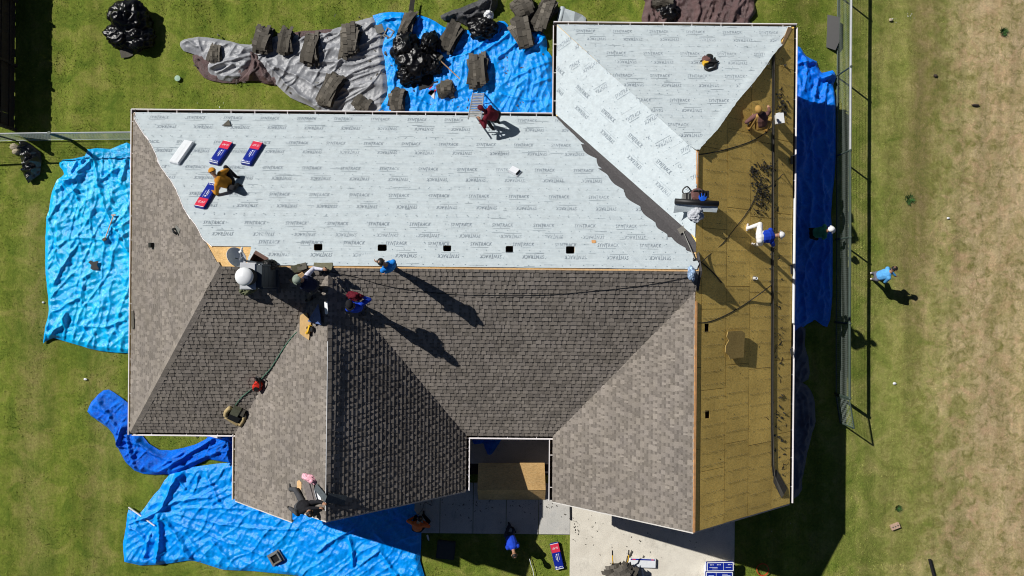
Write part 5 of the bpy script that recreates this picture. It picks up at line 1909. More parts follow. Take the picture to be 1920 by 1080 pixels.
scrap('white wrapper corner below the red wrapper', 812, 175, 16, 10, -40, M_WWHITE, name='wrapper', cat='wrapper', lift=.13, t=.006, poly=[(-9, -6), (9, -7), (-4, 9)])
scrap('dark shingle piece on the black sheet beside the bin bags', 836, 160, 20, 18, 0, M_TORN, lift=.34)


def stick(name, label, cat, a, b, r, mat, group=None, n=8, parent=None):
    m = MB(); m.tube([a, (Vector(a) + Vector(b)) / 2, b], r, n)
    o = m.build(name, mat, parent)
    if parent is None: setp(o, label, cat, group)
    return o
bm_ = empty('push_broom', 'broom with pale wooden handle leaning on the bin bag heap', 'broom', None)
a_, b_ = G(826, 114, .38), G(869, 154, .06)
m = MB(); m.tube([a_, b_], .022, 8); m.build('handle', M_WOOD, bm_)
m = MB(); m.box(a_ + Vector((-.05, .05, 0)), (.10, .36, .07), Matrix.Rotation(math.radians(-40), 3, 'Z')); m.build('brush_head', M_TORN, bm_)
# underlayment roll behind the house
rl = empty('underlayment_roll', 'pale roll of underlayment behind the roof corner at the top', 'roll', None)
m = MB(); m.tube([G(1055, 14, .12), G(1048, 48, .12)], .11, 16); m.build('roll', M_FELT, rl, smooth=True)
m = MB()
pp = [G(1057, 15, .20), G(1078, 22, .22), G(1092, 28, .10), G(1099, 34, .04), G(1098, 46, .04), G(1075, 46, .12), G(1051, 46, .20)]
m.add(pp, [(0, 1, 5, 6), (1, 2, 3, 4, 5)]); m.build('loose_end', M_FELT, rl)
sh_ = scrap('dark netting frame leaning on the wire fence', 1560, 60, 1, 1, 0, M_BLKPL, name='net_frame', cat='net', poly=[(-10, -28), (6, -36), (13, -20), (13, 26), (-8, 34)], lift=.10, t=.03, tilt=-25)
bm_ = MB()
# ------------------------------------------------------------------ ladder
ld = empty('ladder', 'aluminium extension ladder leaning on the back gutter', 'ladder')
lb, lt = G(897, 174, .06), P(890, 223, 4.1)
d = (lt - lb).normalized(); sx = Vector((1, 0, 0))
for q in (-1, 1):
    m = MB(); m.tube([lb + sx * q * .205, lt + sx * q * .205], .024, 6); m.build('rail', M_ALU, ld)
    m = MB(); m.box(lb + sx * q * .205 + Vector((0, 0, -.03)), (.06, .12, .05)); m.build('foot', M_BLKPL, ld)
Lh = (lt - lb).length
for i in range(int(Lh / .28)):
    c_ = lb + d * (.2 + i * .28)
    m = MB(); m.box(c_, (.39, .034, .03), Matrix.Rotation(math.radians(-20), 3, 'X')); m.build('rung', M_ALU, ld)

# ------------------------------------------------------------------ bundles of new shingles
GAFM = None
def gaf_mesh():
    g, w = glyphs('GAF', False)
    m = MB()
    for v, f in g: m.add([(q[0] / w - .5, (q[1] - .35) / w, 0) for q in v], f)
    return m
GAFW = gaf_mesh()


def bundle(label, px, py, ang, ground=False, wrap='blue', flip=False, lift=.02, group='wrapped shingle bundles', tilt=0, frame_m=None):
    """1.0 x 0.34 x 0.12 m, x along its length; the red end with its letters at +x"""
    fm = frame_m if frame_m is not None else frame(px, py, ang, lift, ground)
    root = empty('shingle_bundle', label, 'shingle bundle', group, fm)
    bw = bmesh.new(); bmesh.ops.create_cube(bw, size=1.0)
    bmesh.ops.scale(bw, vec=(1.0, .335, .115), verts=bw.verts); bmesh.ops.translate(bw, vec=(0, 0, .058), verts=bw.verts)
    bmesh.ops.bevel(bw, geom=list(bw.edges), offset=.018, segments=2, affect='EDGES')
    me = bpy.data.meshes.new('wrapper'); bw.to_mesh(me); bw.free()
    me.materials.append(M_WWHITE if wrap in ('white', 'back') else M_WBLUE)
    link('wrapper', me, root)
    T = .1165
    if wrap == 'blue':
        m = MB(); m.box((.315, 0, T), (.33, .318, .003)); m.build('red_panel', M_WRED, root)
        m = MB(); m.add([Matrix.Rotation(math.radians(90), 4, 'Z') @ Vector((v[0] * .22, v[1] * .24, 0)) + Vector((.31, 0, T + .0035)) for v in GAFW.v], GAFW.f); o = m.build('lettering', M_WWHITE, root); o['kind'] = 'stuff'
        m = MB(); m.box((-.477, 0, T), (.028, .30, .003)); m.box((.478, 0, T + .002), (.02, .30, .002)); m.build('white_edge', M_WWHITE, root)
        m = MB()
        for i in range(4): m.prism([(-.41 + .025 * math.cos(q), -.10 + .052 * i + .02 * math.sin(q)) for q in (0, 1.57, 3.14, 4.71)], T, T + .002)
        m.box((-.40, .12, T), (.07, .055, .003))
        m.box((-.10, .0, T), (.20, .022, .003)); m.box((-.02, -.07, T), (.26, .010, .003)); m.box((-.05, .045, T), (.16, .012, .003)); m.box((.06, .0, T), (.05, .05, .003))
        m.build('printed_marks', M_WWHITE, root)
    elif wrap == 'bluewhite':
        m = MB(); m.box((0, .15, T), (.96, .03, .003)); m.box((0, -.15, T), (.96, .03, .003)); m.box((-.475, 0, T + .001), (.03, .3, .003)); m.box((.475, 0, T + .001), (.03, .3, .003)); m.box((.12, 0, T + .001), (.012, .28, .002)); m.build('white_edge', M_WWHITE, root)
        m = MB()
        for q0 in (-.36, -.1, .3):
            for i in range(3): m.prism([(q0 + .05 * i + .022 * math.cos(q), .07 + .02 * math.sin(q)) for q in (0, 1.57, 3.14, 4.71)], T, T + .002)
        m.box((-.25, -.03, T), (.3, .014, .003)); m.box((.3, -.03, T), (.2, .014, .003)); m.box((-.2, -.08, T), (.2, .01, .003)); m.build('printed_marks', M_WWHITE, root)
    elif wrap == 'back':
        m = MB(); m.box((0, .135, T), (.9, .05, .003)); m.build('blue_strip', M_WBLUE, root)
        m = MB(); m.box((-.33, .138, T + .001), (.12, .035, .003)); m.box((.36, .138, T + .001), (.1, .035, .003)); m.build('red_marks', M_WRED, root)
    else:
        m = MB(); m.box((0, -.02, T - .001), (.8, .012, .005), Matrix.Rotation(.03, 3, 'Z')); m.build('wrapper_seam', M_WPL, root)
    return root
bundle('shingle bundle turned face down, plain white wrapper, in the upper row on the felt', 342, 288, 72, wrap='white')
bundle('red and blue shingle bundle in the middle of the upper row on the felt', 416, 289, 71)
bundle('red and blue shingle bundle, easternmost of the upper row on the felt', 474, 290, 73)
bundle('red and blue shingle bundle beside the sitting person in mustard', 389, 369, 253)
bundle('red and blue shingle bundle lying on the front lawn', 1044, 1041, 103, True)
bundle('pale blue and white shingle bundle lying face down on the driveway', 1204, 1054, -2, True, 'back', lift=.05)
for i in range(5):
    for j in range(2):
        fm = Matrix.Translation(G(1344, 1075 - 0, 0.05 + .12 * i) + Vector((0.02 * i + random.uniform(-.02, .02), .17 - .36 * j + .03 * i, 0))) @ Matrix.Rotation(math.radians(random.uniform(-2, 2) + 180 * (j % 2)), 4, 'Z')
        bundle('wrapped shingle bundle in the stack at the drive edge, ' + ('upper' if j == 0 else 'lower') + ' row, ' + ('bottom', 'second', 'third', 'fourth', 'topmost')[i] + ' layer', 0, 0, 0, True, 'bluewhite' if i == 4 else 'white', frame_m=fm, group='stacked shingle bundles on the drive')
# ------------------------------------------------------------------ chimney, dish and what lies along the ridge
M_SIDING = mk('slate_siding', (0.060, 0.075, 0.090), 0.7, 0.12, 5, 0.1)
M_DISH = mk('dish_grey', (0.72, 0.74, 0.78), 0.4, 0.08, 5, 0)
ch = empty('chimney', 'slate sided chimney with a white metal lid and round white cap', 'chimney', None, Matrix.Translation((-7.17, .26, 5.6)))
chx, chy = .28, .31
for i in range(9):
    m = MB(); z = .1 + i * .195
    m.box((0, 0, z + .095), (2 * chx + (.008 if i % 2 else .0), 2 * chy + (.008 if i % 2 else 0), .19)); m.build('siding_board', M_SIDING, ch)
for sx_ in (-1, 1):
    for sy_ in (-1, 1):
        m = MB(); m.box((sx_ * chx, sy_ * chy, .95), (.05, .05, 1.74)); m.build('corner_trim', M_SIDING, ch)
m = MB(); m.box((-.10, 0, 1.872), (.40, .70, .03)); m.box((-.10, 0, 1.845), (.44, .74, .03)); m.build('metal_lid', M_STEEL, ch)
CC = (-.05, -.02, 0)
m = MB(); m.lathe([(.225, 1.89), (.225, 2.26)], 24, c=CC)
for k in range(6): m.lathe([(.227, 1.95 + k * .055), (.24, 1.965 + k * .055), (.227, 1.98 + k * .055)], 24, c=CC)
m.build('cap_collar', M_BLKPL, ch)
m = MB(); m.lathe([(.235, 2.26), (.25, 2.275), (.245, 2.295), (.19, 2.345), (.10, 2.375), (.03, 2.385), (.001, 2.388)], 32, c=CC); m.build('cap_dome', M_WPL, ch, smooth=True)
m = MB(); m.box((.30, -.05, .42), (.03, .85, .30)); m.box((0.0, -.335, .18), (.64, .03, .35)); m.build('base_flashing', M_SIDING, ch)

ds = empty('satellite_dish', 'grey satellite dish on an arm beside the chimney', 'satellite dish')
dc = P(441, 484, 6.95)
ax = Vector((.74, .38, .56)).normalized()
rot = ax.to_track_quat('Z', 'Y').to_matrix()
m = MB(); m.lathe([(.001, -.0), (.10, .008), (.20, .033), (.29, .07), (.305, .075), (.305, .065), (.2, .015), (.1, -.012), (.001, -.02)], 28, c=dc, rot=rot); m.build('reflector', M_DISH, ds, smooth=True)
lnb = dc + ax * .34 + Vector((0, .05, .03))
m = MB(); m.tube([dc - rot @ Vector((0, .26, -.02)), dc + ax * .2 - Vector((0, .12, .08)), lnb], .014, 6); m.build('feed_arm', M_STEEL, ds)
m = MB(); m.tube([lnb - ax * .06, lnb + ax * .05], [.05, .035], 10); m.tube([lnb + Vector((0, .04, 0)), lnb + Vector((.03, .12, .02))], .03, 8); m.build('feed_horn', M_WPL, ds)
m = MB(); m.tube([dc - ax * .02, dc + Vector((.12, -.05, -.15)), Vector((-7.05, .62, 6.75)), Vector((-6.98, .62, 6.4))], .028, 8); m.build('mast', M_SIDING, ds)
# open cardboard box
bx_ = empty('cardboard_box', 'open brown cardboard box on the ridge beside the chimney', 'box', None, Matrix.Translation(Q(491, 491, .02)) @ Matrix.Rotation(math.radians(-30), 4, 'Z'))
for c_, s_ in (((0, .14, .17), (.44, .012, .34)), ((0, -.14, .17), (.44, .012, .34)), ((.22, 0, .17), (.012, .28, .34)), ((-.22, 0, .17), (.012, .28, .34)), ((0, 0, .01), (.44, .28, .012))):
    m = MB(); m.box(c_, s_); m.build('side_panel', M_CARDB, bx_)
for q in (-1, 1):
    m = MB(); m.box((0, .14 * 1.0 * q + .05 * q, .345), (.44, .11, .008), Matrix.Rotation(-.35 * q, 3, 'X')); m.build('flap', M_CARDB, bx_)
hm = empty('hammer', 'roofing hammer with a pale handle beside the chimney', 'hammer')
a_, b_ = P(483, 499, 7.0), P(499, 520, 6.6)
m = MB(); m.tube([a_, b_], .017, 8); m.build('handle', M_WPL, hm)
m = MB(); m.box(a_, (.16, .05, .05), Matrix.Rotation(.5, 3, 'Z')); m.build('head', M_STEEL, hm)
M_CAMO = mk('olive_camouflage', (0.12, 0.13, 0.07), 0.9, 0.6, 14, 0.5)
bag('crumpled olive camouflage jacket below the chimney', 466, 540, .20, .17, .25, 4.4, None, 20, M_CAMO, False, 'jacket', 'jacket', .02)
bag('dark cloth bag heaped against the chimney base', 507, 497, .16, .14, .30, 6.1, None, 0, M_BLKPL, False, 'tool_bag', 'bag', .3)
scrap('khaki shingle square on the ridge left of the bending person', 556, 503, 14, 12, 12, M_KHAKI, False, lift=.05)
scrap('darker shingle square overlapping the khaki one on the ridge', 566, 500, 13, 12, 12, M_TORN, False, lift=.065)
scrap('khaki shingle piece on the ridge under the nail gun hand', 605, 500, 27, 14, 0, M_KHAKI, False, lift=.05)
scrap('pale plank offcut in front of the bending person', 563, 517, 36, 7, 27, M_WOOD, False, name='plank', cat='plank', t=.035, lift=.06)
# nail gun with its hose
def nail_gun(label, px, py, ang, mat, h=.03, plane=None):
    root = empty('nail_gun', label, 'nail gun', None, frame(px, py, ang, h))
    m = MB(); m.box((0, 0, .10), (.26, .07, .08)); m.lathe([(.045, 0), (.05, .05), (.03, .08)], 10, c=(-.12, 0, .1)); m.build('body', mat, root)
    m = MB(); m.box((-.03, .09, .06), (.06, .16, .05)); m.build('grip', M_BLKPL, root)
    m = MB(); m.lathe([(.075, 0), (.075, .06)], 14, c=(.05, -.10, .05)); m.build('coil_magazine', M_BLKPL, root)
nail_gun('black nail gun in the hand of the bending person', 608, 505, 45, M_BLKPL, .25)
nail_gun('black and yellow nail gun on the cardboard in the valley', 585, 617, 70, M_YEL, .05)


def strand(name, label, cat, pts, r, mat, ground=False, h=None, group=None, n=6, k=5):
    h = h or [.03] * len(pts)
    f = G if ground else Q
    c = catmull([f(x, y, hh + r) for (x, y), hh in zip(pts, h)], k)
    m = MB(); m.tube(c, r, n)
    return setp(m.build(name, mat, smooth=True), label, cat, group)
strand('air_hose', 'black air hose sagging across the old shingles below the ridge', 'hose', [(610, 508), (630, 512), (665, 519), (720, 535), (780, 545), (850, 552), (915, 553.5), (980, 554), (1040, 552), (1100, 547), (1180, 539), (1245, 529), (1292, 519)], .008, M_DKHOSE)
strand('garden_hose', 'green hose running from the cardboard down the valley past the red blower', 'hose', [(557, 622), (548, 631), (535, 648), (522, 668), (508, 690), (494, 706), (480, 722), (465, 735), (452, 746), (440, 762)], .012, M_GREENH)
# cardboard scrap and cloth in the valley top
cb = scrap('flattened tan cardboard at the top of the valley', 573, 611, 1, 1, 0, M_CARD, False, name='cardboard', cat='cardboard', lift=.07, t=.02, poly=[(-14, -12), (10, -21), (16, 8), (8, 12), (4, 20), (-14, 16)])
scrap('blue grey cloth triangle laid over the cardboard', 591, 593, 1, 1, 0, mk('slate_blue_cloth', (0.07, 0.12, 0.28), 0.6, 0.3, 6, 0.4), False, name='cloth', cat='cloth', lift=.16, t=.02, poly=[(-18, -8), (16, -12), (13, 3), (8, 18)])
scrap('white paper scrap on the wing ridge', 612, 577, 7, 18, 8, M_WPL, False, name='paper', cat='paper', lift=.08)
stick('chalk_line', 'white chalk string stretched along the ridge of the front wing', 'string', on(PL['wing_a'], 614.5, 640, .06), on(PL['wing_a'], 610.5, 958, .06), .011, M_WPL)

bag('maroon jacket held up by the person in blue over the valley', 665, 555, .20, .11, .16, 5.5, None, -15, C_MAROON, False, 'jacket', 'jacket', 1.12)
# red blower
bl = empty('leaf_blower', 'red and black leaf blower on the old shingles', 'leaf blower', None, frame(484, 722, 130, .02))
m = MB(); m.lathe([(.05, 0), (.14, .02), (.16, .10), (.13, .19), (.05, .22)], 16); m.box((.06, -.12, .10), (.22, .16, .16)); m.build('housing', M_RED, bl)
m = MB(); m.lathe([(.09, .205), (.09, .232)], 12); m.build('fan_cover', M_BLKPL, bl)
m = MB(); m.tube([(.0, -.10, .09), (.14, -.18, .09), (.30, -.24, .08)], [.055, .05, .045], 10); m.build('nozzle', M_BLKPL, bl)
m = MB(); m.tube(catmull([(-.06, -.1, .2), (.06, -.24, .22), (.25, -.38, .2), (.34, -.32, .12)]), .024, 8); m.build('handle', M_BLKPL, bl)
# padded tool belt
tb = empty('tool_belt', 'tan padded tool belt with an olive pouch at the foot of the valley', 'tool belt', None, frame(443, 776, 0, .03))
tanm = mk('tan_canvas', (0.44, 0.34, 0.17), 0.9, 0.25, 8, 0.4); olm = mk('olive_canvas', (0.11, 0.115, 0.075), 0.9, 0.2, 8, 0.3)
for pts in ([(-.10, .34, .08), (-.27, .16, .08), (-.33, -.02, .08)], [(-.33, -.05, .08), (-.15, -.24, .08), (.02, -.40, .08)], [(.30, -.02, .08), (.22, -.2, .08), (.06, -.42, .08)]):
    m = MB(); m.tube(catmull(pts, 4), .075, 10); m.build('pad', tanm, tb, smooth=True)
m = MB(); m.box((.06, .22, .11), (.26, .30, .16), Matrix.Rotation(-.55, 3, 'Z')); m.build('pouch', olm, tb)
m = MB(); m.box((-.04, -.06, .10), (.36, .26, .13), Matrix.Rotation(-.62, 3, 'Z')); m.build('pocket', M_BLKPL, tb)
m = MB(); m.box((.25, .14, .10), (.16, .20, .14), Matrix.Rotation(-.5, 3, 'Z')); m.box((.30, .02, .09), (.12, .10, .12)); m.build('side_pouch', M_TORN, tb)

# things on the felt
scrap('small dark felt triangle on the new underlayment near the back gutter', 426, 231, 1, 1, 0, M_TORN, False, name='felt_scrap', lift=.06, poly=[(-7, -6), (7, -6), (1, 8)], cat='felt scrap')
cp = empty('roof_vent', 'pale square vent hood lying loose on the new underlayment', 'roof vent', None, frame(965, 322, -30, .05))
m = MB(); m.box((-.02, 0, .06), (.27, .22, .06)); m.build('hood_top', M_DISH, cp); m = MB(); m.box((0, 0, .012), (.38, .27, .012)); m.build('flange', M_STEEL, cp); m = MB(); m.box((.125, 0, .05), (.03, .20, .06)); m.build('opening', M_BLKPL, cp)
scrap('small orange brown chip on the new underlayment', 1113, 453, 6, 5, 0, M_WOODY, False, name='wood_chip', cat='wood chip', lift=.06)
pv = empty('pipe_vent', 'bent dark pipe vent on the western shingle slope', 'pipe vent', None, frame(332, 433, -35, .02))
m = MB(); m.tube(catmull([(-.12, .02, .02), (-.04, .03, .12), (.07, 0, .14), (.15, -.05, .05)]), .035, 8); m.build('pipe', M_BLKPL, pv); m = MB(); m.box((0.02, .06, .01), (.3, .16, .012)); m.build('flashing', M_VENT, pv)
bv = empty('roof_vent', 'small black box vent on the western shingle slope', 'roof vent', None, frame(288, 460, 0, .01))
m = MB(); m.box((0, 0, .07), (.15, .15, .13)); m.build('hood', M_BLKPL, bv); m = MB(); m.box((0, 0, .012), (.22, .22, .012)); m.build('flange', M_VENT, bv)
scrap('loose grey shingle at the western gutter', 249, 599, 9, 30, 6, M_TORN, False, lift=.05)
scrap('grey shingle corner standing in the gutter of the front wing', 437, 922, 9, 16, 0, M_TORN, False, lift=.06)
scrap('khaki shingle piece by the gutter at the foot of the valley', 362, 813, 15, 8, -25, M_KHAKI, False, lift=.05)
tl = empty('tool_bag', 'tool belt with drill and yellow pouch lying on the new underlayment', 'tool belt', None, frame(1325, 119, 0, .04))
m = MB(); m.lathe([(.02, 0), (.15, .02), (.16, .14), (.10, .19)], 10, c=(-.02, .06, 0)); m.build('pouch', C_BROWN, tl)
m = MB(); m.lathe([(.02, 0), (.10, .02), (.12, .18), (.05, .2)], 10, c=(.08, .14, 0)); m.box((.17, -.02, .08), (.18, .16, .14)); m.build('side_pouch', M_BLKPL, tl)
m = MB(); m.tube(catmull([(.16, -.12, .05), (.0, -.15, .06), (-.10, -.26, .05), (-.02, -.36, .05), (.12, -.31, .05), (.24, -.24, .05), (.27, -.1, .05)]), .042, 8); m.build('belt', M_BLKPL, tl, smooth=True)
m = MB(); m.box((-.08, -.09, .10), (.16, .12, .12), Matrix.Rotation(.4, 3, 'Z')); m.build('yellow_pouch', M_YEL, tl)
m = MB(); m.tube([(-.22, .0, .08), (-.08, .09, .12)], .022, 6); m.tube([(-.05, .25, .1), (-.04, .12, .15)], .022, 6); m.tube([(.27, .18, .08), (.27, .0, .1)], .03, 6); m.tube([(.27, -.05, .06), (.38, .03, .06)], .025, 6); m.build('tool_handles', M_BLKPL, tl)

# the ridge of the right wing: roll, bag, rag, shovel
ro = empty('felt_roll', 'black tube of underlayment across the right ridge with a pale sheet unrolled below', 'roll')
ra, rb = P(1266, 377, 6.05), P(1347.5, 382, 6.05)
ra.z = rb.z = 6.02
m = MB(); m.tube([ra, rb], .085, 14); m.build('tube', M_BLKPL, ro, smooth=True)
m = MB()
for i in range(13):
    t = i / 12
    c_ = ra.lerp(rb, t)
    m.v += [tuple(c_ + Vector((0, -.06, -.02))), tuple(c_ + Vector((-.01, -.16 - .06 * (1 - t) ** 2, -.05 - .05 * math.sin(3 * t)))), tuple(c_ + Vector((-.02, -.24 - .10 * (1 - t) ** 3, -.12)))]
for i in range(12):
    for j in range(2): m.f.append((3 * i + j, 3 * i + j + 1, 3 * i + j + 4, 3 * i + j + 3)); m.m.append(0)
m.build('unrolled_sheet', M_FELT, ro, smooth=True)
gl, gw = glyphs('S', False)
bag('crumpled pale grey rag hanging below the felt roll', 1303, 401, .19, .20, .16, 8.1, None, 0, mk('pale_rag', (0.46, 0.48, 0.52), 0.8, 0.2, 9, 0.5), False, 'rag', 'rag', .02)
tg = empty('tool_bag', 'open dark tool bag with straps behind the felt roll on the right ridge', 'tool bag', None, Matrix.Translation(Q(1303, 369, .02)))
m = MB(); m.box((-.26, -.02, .10), (.26, .18, .2)); m.build('side_pouch', M_VENT, tg)
for q in (-.29, -.2):
    m = MB(); m.box((q, -.02, .205), (.04, .19, .01)); m.build('strap', M_BLKPL, tg)
m = MB(); m.lathe([(.10, 0), (.2, .04), (.2, .2), (.14, .26)], 12, c=(.03, .04, 0)); m.build('bag_body', C_BROWN, tg)
m = MB()
for k in range(3): m.tube(catmull([(-.12 + .07 * k, .08, .2), (-.05 + .08 * k, .16, .3), (.05 + .09 * k, .1, .31), (.1 + .06 * k, -.05, .26)]), .02, 6)
m.tube(catmull([(-.12, .1, .15), (-.25, .28, .12), (-.38, .2, .1), (-.36, .08, .1), (-.2, .1, .12)]), .022, 6); m.build('straps', M_BLKPL, tg)
m = MB(); m.lathe([(.03, .15), (.13, .2), (.12, .27), (.02, .29)], 10, c=(.16, -.04, 0)); m.build('blue_cloth', C_BLUE, tg)
m = MB(); m.box((.27, .05, .15), (.16, .2, .24)); m.build('end_pocket', M_BLKPL, tg)
sv = empty('tear_off_shovel', 'roofing shovel lying on the dark valley strip', 'shovel')
a_, b_ = Q(1281, 434, .06), Q(1303, 486, .10)
m = MB(); m.tube([a_, b_], .013, 8); m.build('handle', M_VENT, sv)
m = MB(); m.box(a_ + Vector((-.03, .06, 0)), (.25, .17, .02), Matrix.Rotation(.55, 3, 'Z')); m.build('blade', mk('worn_blade', (.32, .30, .26), .5, .2, 9, 0, metal=.4), sv)
m = MB(); m.tube([b_ + Vector((-.06, -.03, 0)), b_ + Vector((.07, .02, 0))], .02, 6); m.build('grip', M_BLKPL, sv)
bag('crumpled blue and white wrapper at the end of the main ridge', 1296, 513, .09, .19, .13, 9.9, None, 10, mk('blue_white_film', (.30, .42, .60), .35, .7, 9, .5), False, 'wrapper', 'wrapper', .02)

# right slope: bucket, offcut, vent pipe, strip, straps and litter
bk = empty('plastic_tub', 'pale grey plastic tub beside the crouching person in brown', 'tub', None, Matrix.Translation(Q(1456, 226, .0)) @ Matrix.Rotation(.12, 4, 'Z'))
m = MB(); m.box((0, 0, .17), (.20, .27, .30), taper=1.12); m.build('tub_body', M_WPL, bk); m = MB(); m.box((0, 0, .335), (.25, .33, .03)); m.build('lid', M_WPL, bk)
m = MB(); m.tube([(-.12, .17, .3), (.0, .18, .34), (.12, .17, .3)], .01, 6); m.build('bail_handle', M_STEEL, bk)
oc = scrap('ragged board offcut propped on the bare boards', 1379, 647, 1, 1, 0, M_OSB_DIM, False, name='board_offcut', cat='board', lift=.10, t=.03, tilt=-3, poly=[(-19, 22), (-22, 14), (-17, 8), (-24, 0), (-25, -10), (-18, -15), (-14, -21), (18, -20), (21, 18), (13, 22)])
pp_ = empty('vent_pipe', 'short white vent pipe standing on the bare boards', 'pipe', None, Matrix.Translation(Q(1412, 522, -.05)))
m = MB(); m.lathe([(.045, 0), (.045, .34), (.035, .34), (.034, .2)], 14); m.build('pipe', M_WPL, pp_)
m = MB(); m.lathe([(.09, .05), (.05, .12), (.047, .12)], 14); m.build('collar', M_VENT, pp_)
p_ = PL['right_c']
es = empty('edging_strip', 'long black edging strip running up the bare boards', 'edging strip')
pts = [on(p_, x_, y_, .02) for x_, y_ in ((1449, 97), (1448.5, 200), (1448, 300), (1447.5, 400), (1447, 500), (1447, 600), (1446.5, 700), (1446.5, 800), (1448, 872), (1450, 892))]
def ribbon(root, name, mat, pts, o0, o1, t, h0=.0):
    m = MB(); k = len(pts)
    sl = Vector((1, 0, p_.b)).normalized()
    for q in pts:
        for o_, z_ in ((o0, h0), (o1, h0), (o1, h0 + t), (o0, h0 + t)): m.v.append(tuple(q + sl * o_ + p_.n * z_))
    for i in range(k - 1):
        for j in range(4): m.f.append((4 * i + j, 4 * i + (j + 1) % 4, 4 * i + 4 + (j + 1) % 4, 4 * i + 4 + j)); m.m.append(0)
    m.f += [(3, 2, 1, 0), (4 * k - 4, 4 * k - 3, 4 * k - 2, 4 * k - 1)]; m.m += [0, 0]
    return m.build(name, mat, root)
ribbon(es, 'strip', M_BLKPL, pts, -.035, .035, .022); ribbon(es, 'flange', M_TORN, pts, .035, .065, .034)
m = MB()
e0 = on(p_, 1451, 888, .05); e1 = on(p_, 1470, 928, .09); e2 = on(p_, 1476, 915, .03); e3 = on(p_, 1456, 880, .03); e4 = on(p_, 1465, 934, .02); e5 = on(p_, 1450, 904, .02)
m.add([e0, e1, e2, e3], [(0, 1, 2, 3)]); m.add([e0, e5, e4, e1], [(0, 1, 2, 3)]); m.build('folded_end', M_TORN, es)
SB = 'dark safety ropes over the bare boards'
strand('safety_rope', 'dark rope arching over the bare boards above the ragged offcut', 'rope', [(1303, 606), (1330, 603), (1360, 591), (1400, 568), (1447, 534), (1489, 498)], .017, M_ROPE, h=[-.01] * 6, group=SB)
strand('safety_rope', 'dark rope from the hip end to the person in brown', 'rope', [(1308, 290), (1330, 287), (1365, 279), (1400, 268), (1425, 256), (1446, 240)], .017, M_ROPE, h=[-.01] * 6, group=SB)
strand('safety_rope', 'dark rope winding from the shovel up to the tangle of straps', 'rope', [(1306, 500), (1330, 478), (1356, 455), (1378, 428), (1398, 402), (1412, 378), (1422, 352), (1426, 338), (1418, 322), (1408, 318)], .015, M_ROPE, h=[-.008] * 10, group=SB)
strand('safety_rope', 'thin looped rope between the tangle and the east gutter', 'rope', [(1437, 352), (1447, 346), (1462, 332), (1470, 326), (1489, 325)], .012, M_ROPE, h=[-.006] * 5, group=SB)
strand('safety_rope', 'short rope tail beside the shovel grip', 'rope', [(1300, 484), (1318, 494), (1338, 512), (1353, 530)], .018, M_ROPE, h=[.06, .03, .01, .01], group=SB)


def litter(name, spots, n, size, mat, seed, fn, label=None, thick=.006, curl=True):
    """many torn bits nobody could count, one object"""
    r_ = random.Random(seed)
    m = MB()
    for _ in range(n):
        cx, cy, sx_, sy_ = r_.choice(spots)
        px, py = r_.gauss(cx, sx_), r_.gauss(cy, sy_)
        o = fn(px, py, .012)
        pl_ = surf(o.x, o.y)[1] if fn is Q else None
        a = r_.uniform(0, 6.28); L = r_.uniform(.4, 1.0) * size; w = L * r_.uniform(.12, .45)
        X = Vector((math.cos(a), math.sin(a), 0)); 
        if pl_: X.z = pl_.b * X.x + pl_.c * X.y
        N = pl_.n if pl_ else Vector((0, 0, 1))
        X.normalize(); Y = N.cross(X)
        h = r_.uniform(.2, 1) * (.05 if curl else .012)
        bend = r_.uniform(-.4, .4) * L
        q = [o - X * L - Y * w, o - X * L + Y * w, o + Y * (w + bend) + N * h, o + Y * (bend - w) + N * h, o + X * L + Y * w * .6, o + X * L - Y * w]
        m.add(q, [(0, 3, 2, 1), (3, 5, 4, 2)])
    ob = m.build(name, mat)
    return setp(ob, label, None, None, 'stuff')
litter('felt_litter', [(1470, 180, 5, 40), (1462, 560, 7, 60), (1460, 700, 6, 60), (1455, 790, 8, 25), (1468, 850, 6, 25), (1452, 400, 4, 60), (1460, 640, 6, 30)], 120, .09, M_ROPE, 5, Q)
litter('torn_strap_tangle', [(1422, 345, 8, 16), (1430, 370, 6, 8), (1437, 315, 12, 5), (1412, 322, 4, 4), (1425, 395, 5, 8), (1433, 355, 5, 10)], 240, .075, M_ROPE, 6, Q)
litter('dark_litter', [(1462, 192, 5, 10), (1468, 205, 4, 6)], 40, .08, M_ROPE, 8, Q)
litter('nail_chip_litter', [(1350, 420, 30, 60), (1400, 600, 50, 90), (1380, 800, 50, 80)], 70, .03, M_ROPE, 9, Q, curl=False)
litter('shingle_crumbs', [(1000, 140, 18, 18), (960, 120, 18, 14), (980, 195, 25, 10), (925, 150, 14, 20), (850, 190, 30, 9), (930, 100, 30, 25)], 190, .055, M_TORN, 10, lambda a, b, h: G(a, b, .11), curl=False)
litter('shingle_crumbs', [(345, 965, 9, 7), (332, 958, 5, 5), (460, 988, 8, 6), (600, 1010, 90, 30), (420, 1000, 50, 25), (375, 915, 25, 18), (505, 1000, 20, 5)], 150, .035, M_TORN, 11, lambda a, b, h: G(a, b, .10), curl=False)
litter('shingle_crumbs', [(1110, 975, 25, 15), (1200, 1010, 60, 25), (1345, 980, 14, 12), (1150, 1020, 40, 30), (1080, 990, 6, 10)], 90, .035, M_TORN, 12, lambda a, b, h: G(a, b, .045), curl=False)
litter('shingle_crumbs', [(900, 945, 60, 4), (960, 960, 50, 15), (890, 950, 20, 10), (1010, 950, 25, 10), (930, 845, 45, 12)], 110, .045, M_TORN, 13, lambda a, b, h: G(a, b, .04), curl=False)
litter('shingle_crumbs', [(470, 110, 60, 30), (620, 130, 60, 40), (760, 120, 50, 40), (985, 90, 30, 30), (900, 170, 40, 20)], 110, .11, M_TORN, 15, lambda a, b, h: G(a, b, .11))
